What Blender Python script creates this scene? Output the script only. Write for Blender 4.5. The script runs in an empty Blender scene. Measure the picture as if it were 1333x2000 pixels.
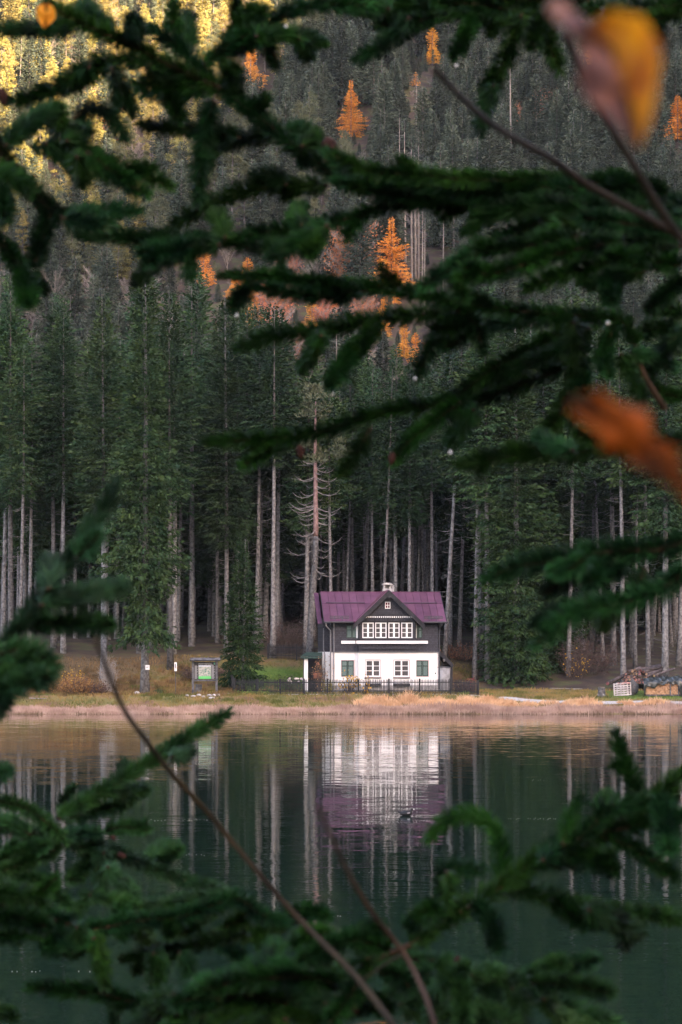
import bpy, math, random
import numpy as np
from mathutils import Vector

# ------------------------------------------------------------------ camera, sky, sun, exposure
SC = bpy.context.scene
COL = SC.collection
F, HOR, CX, CAMZ = 4720.0, 1283.0, 666.5, 4.5      # focal length in photo pixels, horizon row, centre column, eye height

cam_d = bpy.data.cameras.new('camera')
cam = bpy.data.objects.new('camera', cam_d)
COL.objects.link(cam)
SC.camera = cam
cam.location = (0, 0, CAMZ)
cam.rotation_euler = (math.radians(90), 0, 0)
cam_d.sensor_fit = 'VERTICAL'
cam_d.sensor_height = 36.0
cam_d.sensor_width = 24.0
cam_d.lens = F / 2000.0 * 36.0
cam_d.shift_y = (HOR - 1000.0) / 2000.0
cam_d.clip_start = 0.05
cam_d.clip_end = 9000
cam_d.dof.use_dof = True
cam_d.dof.focus_distance = 206.0
cam_d.dof.aperture_fstop = 17.0

SUN_AZ, SUN_EL = math.radians(36), math.radians(17)     # to the right of straight behind the camera, height
SDIR = np.array([math.cos(SUN_EL) * math.sin(SUN_AZ), -math.cos(SUN_EL) * math.cos(SUN_AZ), math.sin(SUN_EL)])
world = bpy.data.worlds.new('World')
SC.world = world
world.use_nodes = True
wn = world.node_tree
sky = wn.nodes.new('ShaderNodeTexSky')
sky.sky_type = 'NISHITA'
sky.sun_disc = False
sky.sun_elevation = SUN_EL
sky.sun_rotation = math.atan2(SDIR[0], SDIR[1])
sky.air_density = 1.0
sky.dust_density = 2.0
bg = wn.nodes['Background']
bg.inputs['Strength'].default_value = 0.13
wn.links.new(sky.outputs[0], bg.inputs['Color'])

sun_d = bpy.data.lights.new('sun', 'SUN')
sun = bpy.data.objects.new('sun', sun_d)
COL.objects.link(sun)
sun_d.energy = 5.0
sun_d.angle = math.radians(0.53)
sun_d.color = (1.0, 0.82, 0.50)
sun.rotation_euler = Vector((-SDIR[0], -SDIR[1], -SDIR[2])).to_track_quat('-Z', 'Y').to_euler()
sun.location = (200, -200, 300)

SC.view_settings.view_transform = 'Standard'
SC.view_settings.look = 'None'
SC.view_settings.gamma = 1.0
SC.view_settings.use_curve_mapping = False
SC.view_settings.exposure = 3.3
SC.view_settings.use_white_balance = True
SC.view_settings.white_balance_temperature = 7500
SC.view_settings.white_balance_tint = 24
SC.cycles.use_denoising = True
SC.cycles.max_bounces = 6
SC.cycles.diffuse_bounces = 3
SC.cycles.glossy_bounces = 3
SC.cycles.transparent_max_bounces = 4
SC.cycles.volume_bounces = 0
SC.cycles.caustics_reflective = False
SC.cycles.caustics_refractive = False
SC.cycles.sample_clamp_indirect = 4.0

R = random.Random(7)
NR = np.random.default_rng(11)

# ------------------------------------------------------------------ helpers
def at(px, py, d):
    return Vector(((px - CX) / F * d, d, CAMZ + (HOR - py) / F * d))

def X(px, d):
    return (px - CX) / F * d

MATS = {}
def mat(name, col, rough=0.8, spec=0.3, var=0.0, scale=8.0, bump=0.0, bscale=30.0, obj_rand=0.0, metal=0.0, col2=None, coords='Object', trans=0.0):
    """Principled surface; colour breaks up with noise (col..col2), with a value jitter per object."""
    if name in MATS:
        return MATS[name]
    m = bpy.data.materials.new(name)
    m.use_nodes = True
    nt = m.node_tree
    b = nt.nodes['Principled BSDF']
    b.inputs['Roughness'].default_value = rough
    b.inputs['Specular IOR Level'].default_value = spec
    b.inputs['Metallic'].default_value = metal
    b.inputs['Base Color'].default_value = (*col, 1)
    tc = nt.nodes.new('ShaderNodeTexCoord')
    out = None
    if col2 is None and var > 0:
        col2 = tuple(min(1, c * (1 + var)) for c in col)
        col = tuple(c * (1 - var) for c in col)
    if col2 is not None:
        n = nt.nodes.new('ShaderNodeTexNoise')
        n.inputs['Scale'].default_value = scale
        n.inputs['Detail'].default_value = 4
        nt.links.new(tc.outputs[coords], n.inputs['Vector'])
        r = nt.nodes.new('ShaderNodeValToRGB')
        r.color_ramp.elements[0].position = 0.36
        r.color_ramp.elements[1].position = 0.64
        r.color_ramp.elements[0].color = (*col, 1)
        r.color_ramp.elements[1].color = (*col2, 1)
        nt.links.new(n.outputs['Fac'], r.inputs['Fac'])
        out = r.outputs['Color']
    if obj_rand > 0:
        oi = nt.nodes.new('ShaderNodeObjectInfo')
        mr = nt.nodes.new('ShaderNodeMapRange')
        mr.inputs['To Min'].default_value = 1 - obj_rand
        mr.inputs['To Max'].default_value = 1 + obj_rand
        nt.links.new(oi.outputs['Random'], mr.inputs['Value'])
        hs = nt.nodes.new('ShaderNodeHueSaturation')
        if out is not None:
            nt.links.new(out, hs.inputs['Color'])
        else:
            hs.inputs['Color'].default_value = (*col, 1)
        nt.links.new(mr.outputs['Result'], hs.inputs['Value'])
        mh = nt.nodes.new('ShaderNodeMapRange')
        mh.inputs['To Min'].default_value = 0.5 + obj_rand * 0.06
        mh.inputs['To Max'].default_value = 0.5 - obj_rand * 0.06
        fr = nt.nodes.new('ShaderNodeMath'); fr.operation = 'MULTIPLY'; fr.inputs[1].default_value = 7.31
        f2 = nt.nodes.new('ShaderNodeMath'); f2.operation = 'FRACT'
        nt.links.new(oi.outputs['Random'], fr.inputs[0]); nt.links.new(fr.outputs[0], f2.inputs[0])
        nt.links.new(f2.outputs[0], mh.inputs['Value'])
        nt.links.new(mh.outputs['Result'], hs.inputs['Hue'])
        out = hs.outputs['Color']
    if out is not None:
        nt.links.new(out, b.inputs['Base Color'])
    if bump > 0:
        n2 = nt.nodes.new('ShaderNodeTexNoise')
        n2.inputs['Scale'].default_value = bscale
        n2.inputs['Detail'].default_value = 3
        nt.links.new(tc.outputs[coords], n2.inputs['Vector'])
        bp = nt.nodes.new('ShaderNodeBump')
        bp.inputs['Strength'].default_value = bump
        bp.inputs['Distance'].default_value = 0.05
        nt.links.new(n2.outputs['Fac'], bp.inputs['Height'])
        nt.links.new(bp.outputs['Normal'], b.inputs['Normal'])
    if trans > 0:
        t = nt.nodes.new('ShaderNodeBsdfTranslucent')
        mx = nt.nodes.new('ShaderNodeMixShader')
        mx.inputs['Fac'].default_value = trans
        if out is not None:
            nt.links.new(out, t.inputs['Color'])
        else:
            t.inputs['Color'].default_value = (*col, 1)
        nt.links.new(b.outputs[0], mx.inputs[1]); nt.links.new(t.outputs[0], mx.inputs[2])
        nt.links.new(mx.outputs[0], nt.nodes['Material Output'].inputs['Surface'])
    MATS[name] = m
    return m

def np_mesh(name, V, faces_flat, counts, m=None, smooth=False, mat_idx=None):
    """Fast mesh from numpy arrays: V (n,3), flat corner indices, corners per face."""
    me = bpy.data.meshes.new(name)
    V = np.asarray(V, dtype=np.float32)
    faces_flat = np.asarray(faces_flat, dtype=np.int32)
    counts = np.asarray(counts, dtype=np.int32)
    me.vertices.add(len(V)); me.vertices.foreach_set('co', V.ravel())
    me.loops.add(len(faces_flat)); me.loops.foreach_set('vertex_index', faces_flat)
    me.polygons.add(len(counts))
    starts = np.concatenate([[0], np.cumsum(counts)[:-1]]).astype(np.int32)
    me.polygons.foreach_set('loop_start', starts)
    me.polygons.foreach_set('loop_total', counts)
    if smooth:
        me.polygons.foreach_set('use_smooth', np.ones(len(counts), dtype=bool))
    if m is not None:
        for mm in (m if isinstance(m, (list, tuple)) else [m]):
            me.materials.append(mm)
    if mat_idx is not None:
        me.polygons.foreach_set('material_index', np.asarray(mat_idx, dtype=np.int32))
    me.update(calc_edges=True)
    return me

class MB:
    def __init__(self):
        self.v, self.f = [], []
    def add(self, vs, fs):
        o = len(self.v)
        self.v += [tuple(p) for p in vs]
        self.f += [tuple(i + o for i in f) for f in fs]
        return self
    def box(self, x0, x1, y0, y1, z0, z1):
        vs = [(x0, y0, z0), (x1, y0, z0), (x1, y1, z0), (x0, y1, z0), (x0, y0, z1), (x1, y0, z1), (x1, y1, z1), (x0, y1, z1)]
        return self.add(vs, [(0, 3, 2, 1), (4, 5, 6, 7), (0, 1, 5, 4), (1, 2, 6, 5), (2, 3, 7, 6), (3, 0, 4, 7)])
    def bar(self, a, b, w, h=None, up=(0, 0, 1)):
        h = h or w
        a, b = Vector(a), Vector(b)
        d = (b - a).normalized()
        s = d.cross(Vector(up))
        if s.length < 1e-4:
            s = Vector((1, 0, 0))
        s.normalize()
        u = s.cross(d).normalized()
        s, u = s * w / 2, u * h / 2
        vs = [a - s - u, a + s - u, a + s + u, a - s + u, b - s - u, b + s - u, b + s + u, b - s + u]
        return self.add(vs, [(0, 1, 2, 3), (7, 6, 5, 4), (0, 4, 5, 1), (1, 5, 6, 2), (2, 6, 7, 3), (3, 7, 4, 0)])
    def prism(self, poly, ext):
        n = len(poly)
        e = Vector(ext)
        a = [Vector(p) for p in poly]
        vs = a + [p + e for p in a]
        fs = [tuple(range(n))[::-1], tuple(range(n, 2 * n))]
        for i in range(n):
            j = (i + 1) % n
            fs.append((i, j, n + j, n + i))
        return self.add(vs, fs)
    def tube(self, path, rad, sides=6, cap=True):
        path = [Vector(p) for p in path]
        n = len(path)
        if not isinstance(rad, (list, tuple)):
            rad = [rad] * n
        vs, fs = [], []
        prev = None
        for i, p in enumerate(path):
            d = (path[min(i + 1, n - 1)] - path[max(i - 1, 0)]).normalized()
            if prev is None:
                s = d.cross(Vector((0, 0, 1)))
                if s.length < 1e-3:
                    s = Vector((1, 0, 0))
            else:
                s = prev - d * prev.dot(d)
            s.normalize(); prev = s
            u = d.cross(s)
            for k in range(sides):
                a = 2 * math.pi * k / sides
                vs.append(p + (s * math.cos(a) + u * math.sin(a)) * rad[i])
        for i in range(n - 1):
            for k in range(sides):
                k2 = (k + 1) % sides
                fs.append((i * sides + k, i * sides + k2, (i + 1) * sides + k2, (i + 1) * sides + k))
        if cap:
            fs.append(tuple(range(sides))[::-1]); fs.append(tuple((n - 1) * sides + k for k in range(sides)))
        return self.add(vs, fs)
    def mesh(self, name, m, smooth=False):
        me = bpy.data.meshes.new(name)
        me.from_pydata(self.v, [], self.f)
        if m is not None:
            me.materials.append(m)
        if smooth:
            for p in me.polygons:
                p.use_smooth = True
        me.update()
        return me
    def build(self, name, m, parent=None, smooth=False, loc=(0, 0, 0)):
        return obj(name, self.mesh(name, m, smooth), parent, loc)

def obj(name, me, parent=None, loc=(0, 0, 0), rot=None, scale=None):
    o = bpy.data.objects.new(name, me)
    COL.objects.link(o)
    o.parent = parent
    o.location = loc
    if rot is not None: o.rotation_euler = rot
    if scale is not None: o.scale = scale
    return o

def tag(o, label=None, cat=None, group=None, kind=None):
    if label: o['label'] = label
    if cat: o['category'] = cat
    if group: o['group'] = group
    if kind: o['kind'] = kind
    return o

def thing(name, label, cat, loc=(0, 0, 0), rotz=0.0, group=None):
    o = bpy.data.objects.new(name, None)
    COL.objects.link(o)
    o.location = loc
    o.rotation_euler = (0, 0, rotz)
    o.empty_display_size = 0.2
    return tag(o, label, cat, group)

def smooth_path(pts, step):
    """Catmull-Rom resampling of a list of points."""
    P = [np.array(p, float) for p in pts]
    P = [2 * P[0] - P[1]] + P + [2 * P[-1] - P[-2]]
    out = []
    for i in range(1, len(P) - 2):
        p0, p1, p2, p3 = P[i - 1], P[i], P[i + 1], P[i + 2]
        n = max(2, int(np.linalg.norm(p2 - p1) / step))
        for k in range(n):
            t = k / n
            out.append(0.5 * (2 * p1 + (p2 - p0) * t + (2 * p0 - 5 * p1 + 4 * p2 - p3) * t * t + (3 * p1 - p0 - 3 * p2 + p3) * t ** 3))
    out.append(P[-2])
    return np.array(out)

def norm(a):
    return a / np.maximum(np.linalg.norm(a, axis=-1, keepdims=True), 1e-9)

def diamonds(B, D, L, W, rng, flat=0.0):
    """Leaf-like quads: base B, unit direction D, length L, width W. flat>0 keeps them near horizontal."""
    n = len(B)
    side = np.cross(D, norm(rng.normal(size=(n, 3)) * np.array([1 - flat, 1 - flat, 1.0]) + np.array([0, 0, flat])))
    side = norm(side)
    mid = B + D * (L * 0.45)[:, None]
    tip = B + D * L[:, None]
    V = np.empty((n, 4, 3))
    V[:, 0] = B
    V[:, 1] = mid + side * (W / 2)[:, None]
    V[:, 2] = tip
    V[:, 3] = mid - side * (W / 2)[:, None]
    return V.reshape(-1, 3)

def quads_idx(n):
    return np.arange(n * 4), np.full(n, 4)

def sticks(A, Bp, r0, r1):
    """Three sided tapered sticks from A to Bp."""
    n = len(A)
    d = norm(Bp - A)
    ref = np.where(np.abs(d[:, 2:3]) > 0.9, np.array([[1.0, 0, 0]]), np.array([[0, 0, 1.0]]))
    s = norm(np.cross(d, ref)); u = np.cross(d, s)
    V = np.empty((n, 6, 3))
    for k in range(3):
        a = 2 * math.pi * k / 3
        off = s * math.cos(a) + u * math.sin(a)
        V[:, k] = A + off * r0[:, None]
        V[:, 3 + k] = Bp + off * r1[:, None]
    base = (np.arange(n) * 6)[:, None]
    f = np.concatenate([base + np.array([[0, 1, 4, 3]]), base + np.array([[1, 2, 5, 4]]), base + np.array([[2, 0, 3, 5]])], axis=1).reshape(-1)
    return V.reshape(-1, 3), f, np.full(n * 3, 4)

def merge(parts):
    """parts: list of (V, flat, counts, material index) -> joined arrays"""
    Vs, Fs, Cs, Ms = [], [], [], []
    o = 0
    for V, f, c, mi in parts:
        Vs.append(V); Fs.append(np.asarray(f) + o); Cs.append(c); Ms.append(np.full(len(c), mi)); o += len(V)
    return np.concatenate(Vs), np.concatenate(Fs), np.concatenate(Cs), np.concatenate(Ms)

def tube_np(path, rad, sides):
    mb = MB().tube([Vector(p) for p in path], list(rad), sides)
    flat = [i for f in mb.f for i in f]
    return np.array([tuple(v) for v in mb.v]), np.array(flat), np.array([len(f) for f in mb.f])

# ------------------------------------------------------------------ materials
M_BARK = mat('bark_grey', (0.085, 0.080, 0.082), 0.9, 0.1, col2=(0.215, 0.203, 0.203), scale=4.0, bump=0.6, bscale=9, obj_rand=0.38)
M_BARKRED = mat('bark_red', (0.17, 0.105, 0.10), 0.9, 0.1, col2=(0.30, 0.19, 0.18), scale=4.0, bump=0.5, bscale=9)
M_DEAD = mat('dead_wood', (0.14, 0.128, 0.127), 0.9, 0.1, col2=(0.25, 0.23, 0.225), scale=3.0)
M_SPRUCE = mat('spruce_needles', (0.013, 0.038, 0.019), 0.75, 0.12, col2=(0.034, 0.064, 0.020), scale=0.5, obj_rand=0.40)
M_SPRUCE2 = mat('spruce_needles_bright', (0.011, 0.034, 0.015), 0.75, 0.12, col2=(0.032, 0.058, 0.016), scale=0.8, obj_rand=0.2)
M_PINE = mat('pine_needles', (0.062, 0.075, 0.046), 0.75, 0.15, col2=(0.100, 0.105, 0.058), scale=0.5, obj_rand=0.25)
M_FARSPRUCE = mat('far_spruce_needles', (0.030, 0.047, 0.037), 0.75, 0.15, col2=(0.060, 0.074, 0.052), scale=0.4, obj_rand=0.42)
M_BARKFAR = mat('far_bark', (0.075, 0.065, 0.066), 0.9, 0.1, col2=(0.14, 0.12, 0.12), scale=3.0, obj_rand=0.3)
M_LARCH = mat('larch_needles', (0.56, 0.19, 0.030), 0.75, 0.15, col2=(0.74, 0.33, 0.055), scale=0.6, obj_rand=0.15)
M_RUST = mat('rust_leaves', (0.40, 0.125, 0.060), 0.75, 0.15, col2=(0.56, 0.22, 0.10), scale=0.7, obj_rand=0.2)
M_TWIG = mat('bare_twigs', (0.15, 0.125, 0.115), 0.85, 0.1, col2=(0.25, 0.21, 0.19), scale=0.8, obj_rand=0.2)

# ------------------------------------------------------------------ terrain
YS = np.array([-1500, -400, -60, 0, 5, 11, 20, 180, 189, 190, 193, 196.5, 204, 208, 214, 225, 270, 296, 312, 400, 600, 700, 900, 2200])
ZL = np.array([160, 60, 8, 2.9, 2.0, -0.4, -3, -3, -0.5, 0.0, 0.40, 1.32, 1.62, 2.35, 4.3, 5.9, 8.2, 10, 16, 69, 190, 245, 320, 700])
ZR = np.array([160, 60, 8, 2.9, 2.0, -0.4, -3, -3, -0.5, 0.0, 0.40, 1.12, 1.75, 2.45, 3.3, 4.6, 7.6, 10, 16, 69, 190, 245, 320, 700])

def fnoise(x, y, s, seed=0.0):
    x = x / s + seed; y = y / s + seed * 1.7
    return (np.sin(x * 1.7 + 1.3 * np.sin(y * 1.1)) + np.sin(y * 2.1 + 1.7 * np.sin(x * 0.8 + 2)) + 0.5 * np.sin(3.3 * x + 2.9 * y)) / 2.5

def T(x, y):
    x = np.asarray(x, float); y = np.asarray(y, float)
    w = np.clip((x - 7.5) / 6, 0, 1); w = w * w * (3 - 2 * w)
    z = np.interp(y, YS, ZL) * (1 - w) + np.interp(y, YS, ZR) * w
    a = np.clip((y - 204) / 6, 0, 1)
    z = z + a * 0.22 * fnoise(x, y, 5.0, 3.1) + np.clip((y - 190) / 6, 0, 1) * 0.05 * fnoise(x, y, 1.7, 1.0)
    h = np.clip((y - 300) / 60, 0, 1)
    z = z + h * 4.0 * fnoise(x, y, 48, 0.4) + h * 2.2 * fnoise(x, y, 15, 0.9)
    # level pad for the house and its yard
    p = np.clip(1 - np.maximum(np.abs(x - 3.0) - 6.0, 0) / 2.0, 0, 1) * np.clip((y - 196) / 3, 0, 1) * np.clip((212.5 - y) / 2, 0, 1)
    p = p * p * (3 - 2 * p)
    return z * (1 - p) + 1.48 * p

def TZ(x, y):
    return float(T(x, y))

def lines(bps):
    out = []
    for a, b, s in bps:
        out += list(np.arange(a, b, s))
    return np.array(out + [bps[-1][1]])

gx = lines([(-1500, -300, 100), (-300, -60, 15), (-60, -36, 3), (-36, 36, 0.5), (36, 60, 3), (60, 300, 15), (300, 1500, 100)])
gy = lines([(-1500, -60, 60), (-60, 0, 6), (0, 24, 2), (24, 186, 27), (186, 216, 0.5), (216, 260, 2), (260, 640, 4), (640, 1000, 12), (1000, 2200, 60)])
GX, GY = np.meshgrid(gx, gy)
GZ = T(GX, GY)
V = np.stack([GX, GY, GZ], -1).reshape(-1, 3)
nx, ny = len(gx), len(gy)
ii = (np.arange(ny - 1)[:, None] * nx + np.arange(nx - 1)[None]).reshape(-1)
fl = np.stack([ii, ii + 1, ii + nx + 1, ii + nx], -1).reshape(-1)
# what grows where: forest floor, mown garden lawn, bare trodden earth
def zone(x, y):
    lawn = np.clip(1 - np.maximum(np.abs(x + 4.8) - 4.0, 0) / 0.8, 0, 1) * np.clip((y - 199.0) / 1.0, 0, 1) * np.clip((213 - y) / 1.5, 0, 1)
    lawn = np.maximum(lawn, np.clip((x - 20) / 3, 0, 1) * np.clip((y - 195.5) / 1, 0, 1) * np.clip((204 - y) / 2, 0, 1) * 0.75)
    forest = np.clip((y - 212 - 2 * fnoise(x, y, 6)) / 7, 0, 1)
    forest = np.maximum(forest, np.clip((x - 10.5) / 2.0, 0, 1) * np.clip((y - 202.5 - fnoise(x, y, 3)) / 2.0, 0, 1))
    red = np.clip((-x - 14 + 3 * fnoise(x, y, 5)) / 6, 0, 1) * np.clip((y - 197) / 2, 0, 1)
    return lawn, forest, red

def ground_mat():
    m = bpy.data.materials.new('ground_cover'); m.use_nodes = True
    nt = m.node_tree; b = nt.nodes['Principled BSDF']
    b.inputs['Roughness'].default_value = 0.95; b.inputs['Specular IOR Level'].default_value = 0.1
    tc = nt.nodes.new('ShaderNodeTexCoord')
    at_ = nt.nodes.new('ShaderNodeAttribute'); at_.attribute_name = 'zone'
    sep = nt.nodes.new('ShaderNodeSeparateColor')
    nt.links.new(at_.outputs['Color'], sep.inputs[0])
    def noise(s, d=5):
        n = nt.nodes.new('ShaderNodeTexNoise'); n.inputs['Scale'].default_value = s; n.inputs['Detail'].default_value = d
        nt.links.new(tc.outputs['Object'], n.inputs['Vector']); return n.outputs['Fac']
    def ramp(fac, stops):
        r = nt.nodes.new('ShaderNodeValToRGB'); cr = r.color_ramp
        cr.elements[0].position = stops[0][0]; cr.elements[0].color = (*stops[0][1], 1)
        cr.elements[1].position = stops[-1][0]; cr.elements[1].color = (*stops[-1][1], 1)
        for p, c in stops[1:-1]:
            e = cr.elements.new(p); e.color = (*c, 1)
        nt.links.new(fac, r.inputs['Fac']); return r.outputs['Color']
    def mix(f, a, c):
        x = nt.nodes.new('ShaderNodeMix'); x.data_type = 'RGBA'
        nt.links.new(f, x.inputs[0]); nt.links.new(a, x.inputs[6]); nt.links.new(c, x.inputs[7]); return x.outputs[2]
    n1 = noise(0.5); n2 = noise(4.0)
    meadow = ramp(n1, [(0.3, (0.10, 0.095, 0.035)), (0.45, (0.16, 0.13, 0.05)), (0.55, (0.20, 0.12, 0.06)), (0.68, (0.13, 0.075, 0.055))])
    lawn = ramp(n2, [(0.3, (0.06, 0.115, 0.025)), (0.7, (0.105, 0.17, 0.04))])
    floor = ramp(n1, [(0.3, (0.035, 0.030, 0.028)), (0.5, (0.06, 0.042, 0.034)), (0.62, (0.06, 0.065, 0.032)), (0.75, (0.10, 0.06, 0.042))])
    red = ramp(n2, [(0.3, (0.075, 0.055, 0.034)), (0.6, (0.17, 0.105, 0.055)), (0.75, (0.10, 0.10, 0.042))])
    c = mix(sep.outputs[2], meadow, red)
    c = mix(sep.outputs[1], c, floor)
    c = mix(sep.outputs[0], c, lawn)
    nt.links.new(c, b.inputs['Base Color'])
    bp = nt.nodes.new('ShaderNodeBump'); bp.inputs['Strength'].default_value = 0.6; bp.inputs['Distance'].default_value = 0.1
    nt.links.new(n2, bp.inputs['Height']); nt.links.new(bp.outputs['Normal'], b.inputs['Normal'])
    return m

gme = np_mesh('ground', V, fl, np.full(len(ii), 4), ground_mat(), smooth=True)
zl, zf, zr = zone(V[:, 0], V[:, 1])
ca = gme.color_attributes.new('zone', 'FLOAT_COLOR', 'POINT')
ca.data.foreach_set('color', np.stack([zl, zf, zr, np.ones(len(zl))], -1).astype(np.float32).ravel())
tag(obj('ground', gme), 'ground sheet from the lake bed up the bank to the wooded hillside', None, kind='structure')

# unseen mountain added behind and right of the viewer, crest shaped for the shade
A_ = np.array([X(0, 430), 430, 84.0]); B_ = np.array([X(600, 502), 502, 132.0])
crest = []
for k, t in ((-9, 0.0), (-6, 0.0), (-4, 0.0), (-2, 0.0), (-1, 0), (0, 0), (0.5, 0), (1, 0), (1.6, 0), (2.2, 0), (4, 0), (8, 0)):
    p = A_ + (B_ - A_) * k + SDIR * 1500
    if k < 0: p[2] = (A_ + SDIR * 1500)[2] + 14 * k
    if k > 2.2: p[2] = (A_ + (B_ - A_) * 2.2 + SDIR * 1500)[2] + 10 * (k - 2.2)
    crest.append(p)
crest = smooth_path(crest, 30.0)
crest[:, 2] += 9 * fnoise(crest[:, 1], crest[:, 0], 45, 0.2) + 4 * fnoise(crest[:, 1], crest[:, 0], 13, 0.7)
perp = np.array([SDIR[0], SDIR[1], 0]); perp /= np.linalg.norm(perp)
rows = []
for s, zf_ in ((-780, 0.0), (-560, 0.22), (-380, 0.45), (-200, 0.72), (-80, 0.90), (0, 1.0), (90, 0.90), (300, 0.6), (600, 0.1), (700, 0.0)):
    q = crest + perp * s
    q[:, 2] = crest[:, 2] * zf_ - (15 if zf_ == 0 else 0)
    if 0 < zf_ < 1:
        q[:, 2] += 14 * fnoise(q[:, 0], q[:, 1], 60, s)
    rows.append(q)
V = np.concatenate(rows); n = len(crest)
ii = (np.arange(len(rows) - 1)[:, None] * n + np.arange(n - 1)[None]).reshape(-1)
me = np_mesh('mountain', V, np.stack([ii, ii + 1, ii + n + 1, ii + n], -1).reshape(-1), np.full(len(ii), 4),
             mat('mountain_forest', (0.035, 0.05, 0.03), 0.95, 0.05, col2=(0.08, 0.085, 0.055), scale=0.02, coords='Object'), smooth=True)
tag(obj('mountain', me), 'unseen mountain added behind the viewer to shade the lake', None, kind='structure')

# water
def water_mat():
    m = bpy.data.materials.new('lake_water'); m.use_nodes = True
    nt = m.node_tree; b = nt.nodes['Principled BSDF']
    b.inputs['Base Color'].default_value = (0.004, 0.015, 0.009, 1)
    b.inputs['Roughness'].default_value = 0.03
    b.inputs['IOR'].default_value = 1.333
    b.inputs['Specular IOR Level'].default_value = 0.5
    geo = nt.nodes.new('ShaderNodeNewGeometry')
    acc = None
    for (sx, sy, amp, det) in ((0.10, 0.42, 0.008, 2), (0.25, 1.0, 0.025, 2), (1.5, 5.0, 0.050, 2)):
        mp = nt.nodes.new('ShaderNodeMapping'); mp.inputs['Scale'].default_value = (sx, sy, 1)
        nt.links.new(geo.outputs['Position'], mp.inputs['Vector'])
        n = nt.nodes.new('ShaderNodeTexNoise'); n.inputs['Scale'].default_value = 1.0; n.inputs['Detail'].default_value = det
        nt.links.new(mp.outputs[0], n.inputs['Vector'])
        s = nt.nodes.new('ShaderNodeVectorMath'); s.operation = 'SUBTRACT'; s.inputs[1].default_value = (0.5, 0.5, 0.5)
        nt.links.new(n.outputs['Color'], s.inputs[0])
        k = nt.nodes.new('ShaderNodeVectorMath'); k.operation = 'MULTIPLY'; k.inputs[1].default_value = (amp * 0.5, amp, 0)
        nt.links.new(s.outputs[0], k.inputs[0])
        if acc is None: acc = k.outputs[0]
        else:
            a = nt.nodes.new('ShaderNodeVectorMath'); a.operation = 'ADD'
            nt.links.new(acc, a.inputs[0]); nt.links.new(k.outputs[0], a.inputs[1]); acc = a.outputs[0]
    # breeze: patches of livelier water
    pn = nt.nodes.new('ShaderNodeTexNoise'); pn.inputs['Scale'].default_value = 1.0; pn.inputs['Detail'].default_value = 2
    pm = nt.nodes.new('ShaderNodeMapping'); pm.inputs['Scale'].default_value = (0.03, 0.07, 1)
    nt.links.new(geo.outputs['Position'], pm.inputs['Vector']); nt.links.new(pm.outputs[0], pn.inputs['Vector'])
    mr = nt.nodes.new('ShaderNodeMapRange'); mr.inputs['From Min'].default_value = 0.3; mr.inputs['From Max'].default_value = 0.7
    mr.inputs['To Min'].default_value = 0.5; mr.inputs['To Max'].default_value = 1.6
    nt.links.new(pn.outputs['Fac'], mr.inputs['Value'])
    sc = nt.nodes.new('ShaderNodeVectorMath'); sc.operation = 'SCALE'
    nt.links.new(acc, sc.inputs[0]); nt.links.new(mr.outputs[0], sc.inputs['Scale'])
    up = nt.nodes.new('ShaderNodeVectorMath'); up.operation = 'ADD'; up.inputs[1].default_value = (0, 0, 1)
    nt.links.new(sc.outputs[0], up.inputs[0])
    nn = nt.nodes.new('ShaderNodeVectorMath'); nn.operation = 'NORMALIZE'
    nt.links.new(up.outputs[0], nn.inputs[0]); nt.links.new(nn.outputs[0], b.inputs['Normal'])
    return m
tag(MB().add([(-900, 4, 0), (900, 4, 0), (900, 192, 0), (-900, 192, 0)], [(0, 1, 2, 3)]).build('water', water_mat()),
    'dark green rippled lake mirroring the house and forest', None, kind='structure')

# pale gravel path along the shore on the right
mb = MB()
pp = smooth_path([(10.2, 198.6), (12.0, 197.4), (14.5, 195.9), (18, 195.0), (24, 194.8), (34, 194.9)], 0.4)
L_, R_ = [], []
for i, p in enumerate(pp):
    d = pp[min(i + 1, len(pp) - 1)] - pp[max(i - 1, 0)]; d /= np.linalg.norm(d)
    nrm = np.array([-d[1], d[0]]) * (0.5 + 0.08 * math.sin(i * 0.9))
    for lst, s in ((L_, 1), (R_, -1)):
        q = p + nrm * s; lst.append((q[0], q[1], TZ(q[0], q[1]) + 0.05))
vs = L_ + R_; k = len(L_)
mb.add(vs, [(i, k + i, k + i + 1, i + 1) for i in range(k - 1)])
tag(mb.build('path', mat('path_gravel', (0.30, 0.275, 0.26), 0.9, 0.1, col2=(0.44, 0.41, 0.39), scale=6, bump=0.3)), 'pale gravel path along the shore right of the house', None, kind='structure')

# ------------------------------------------------------------------ tree builders (mesh data shared by the copies)
def trunk_np(H, r0, rng, sides=8, bend=0.15, top=None, r1=0.03):
    z = np.linspace(-0.4, top or H, 12)
    p = np.stack([bend * np.sin(z / H * 2.3 + rng.uniform(0, 6)), bend * np.cos(z / H * 1.9 + rng.uniform(0, 6)), z], -1)
    p[:, :2] -= p[0, :2]
    r = r0 * (1 - np.clip(z, 0, H) / H) ** 0.8 * 0.9 + r1
    r[0] *= 1.35
    r[1] *= 1.0
    return p, r, tube_np(p, r, sides)

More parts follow.
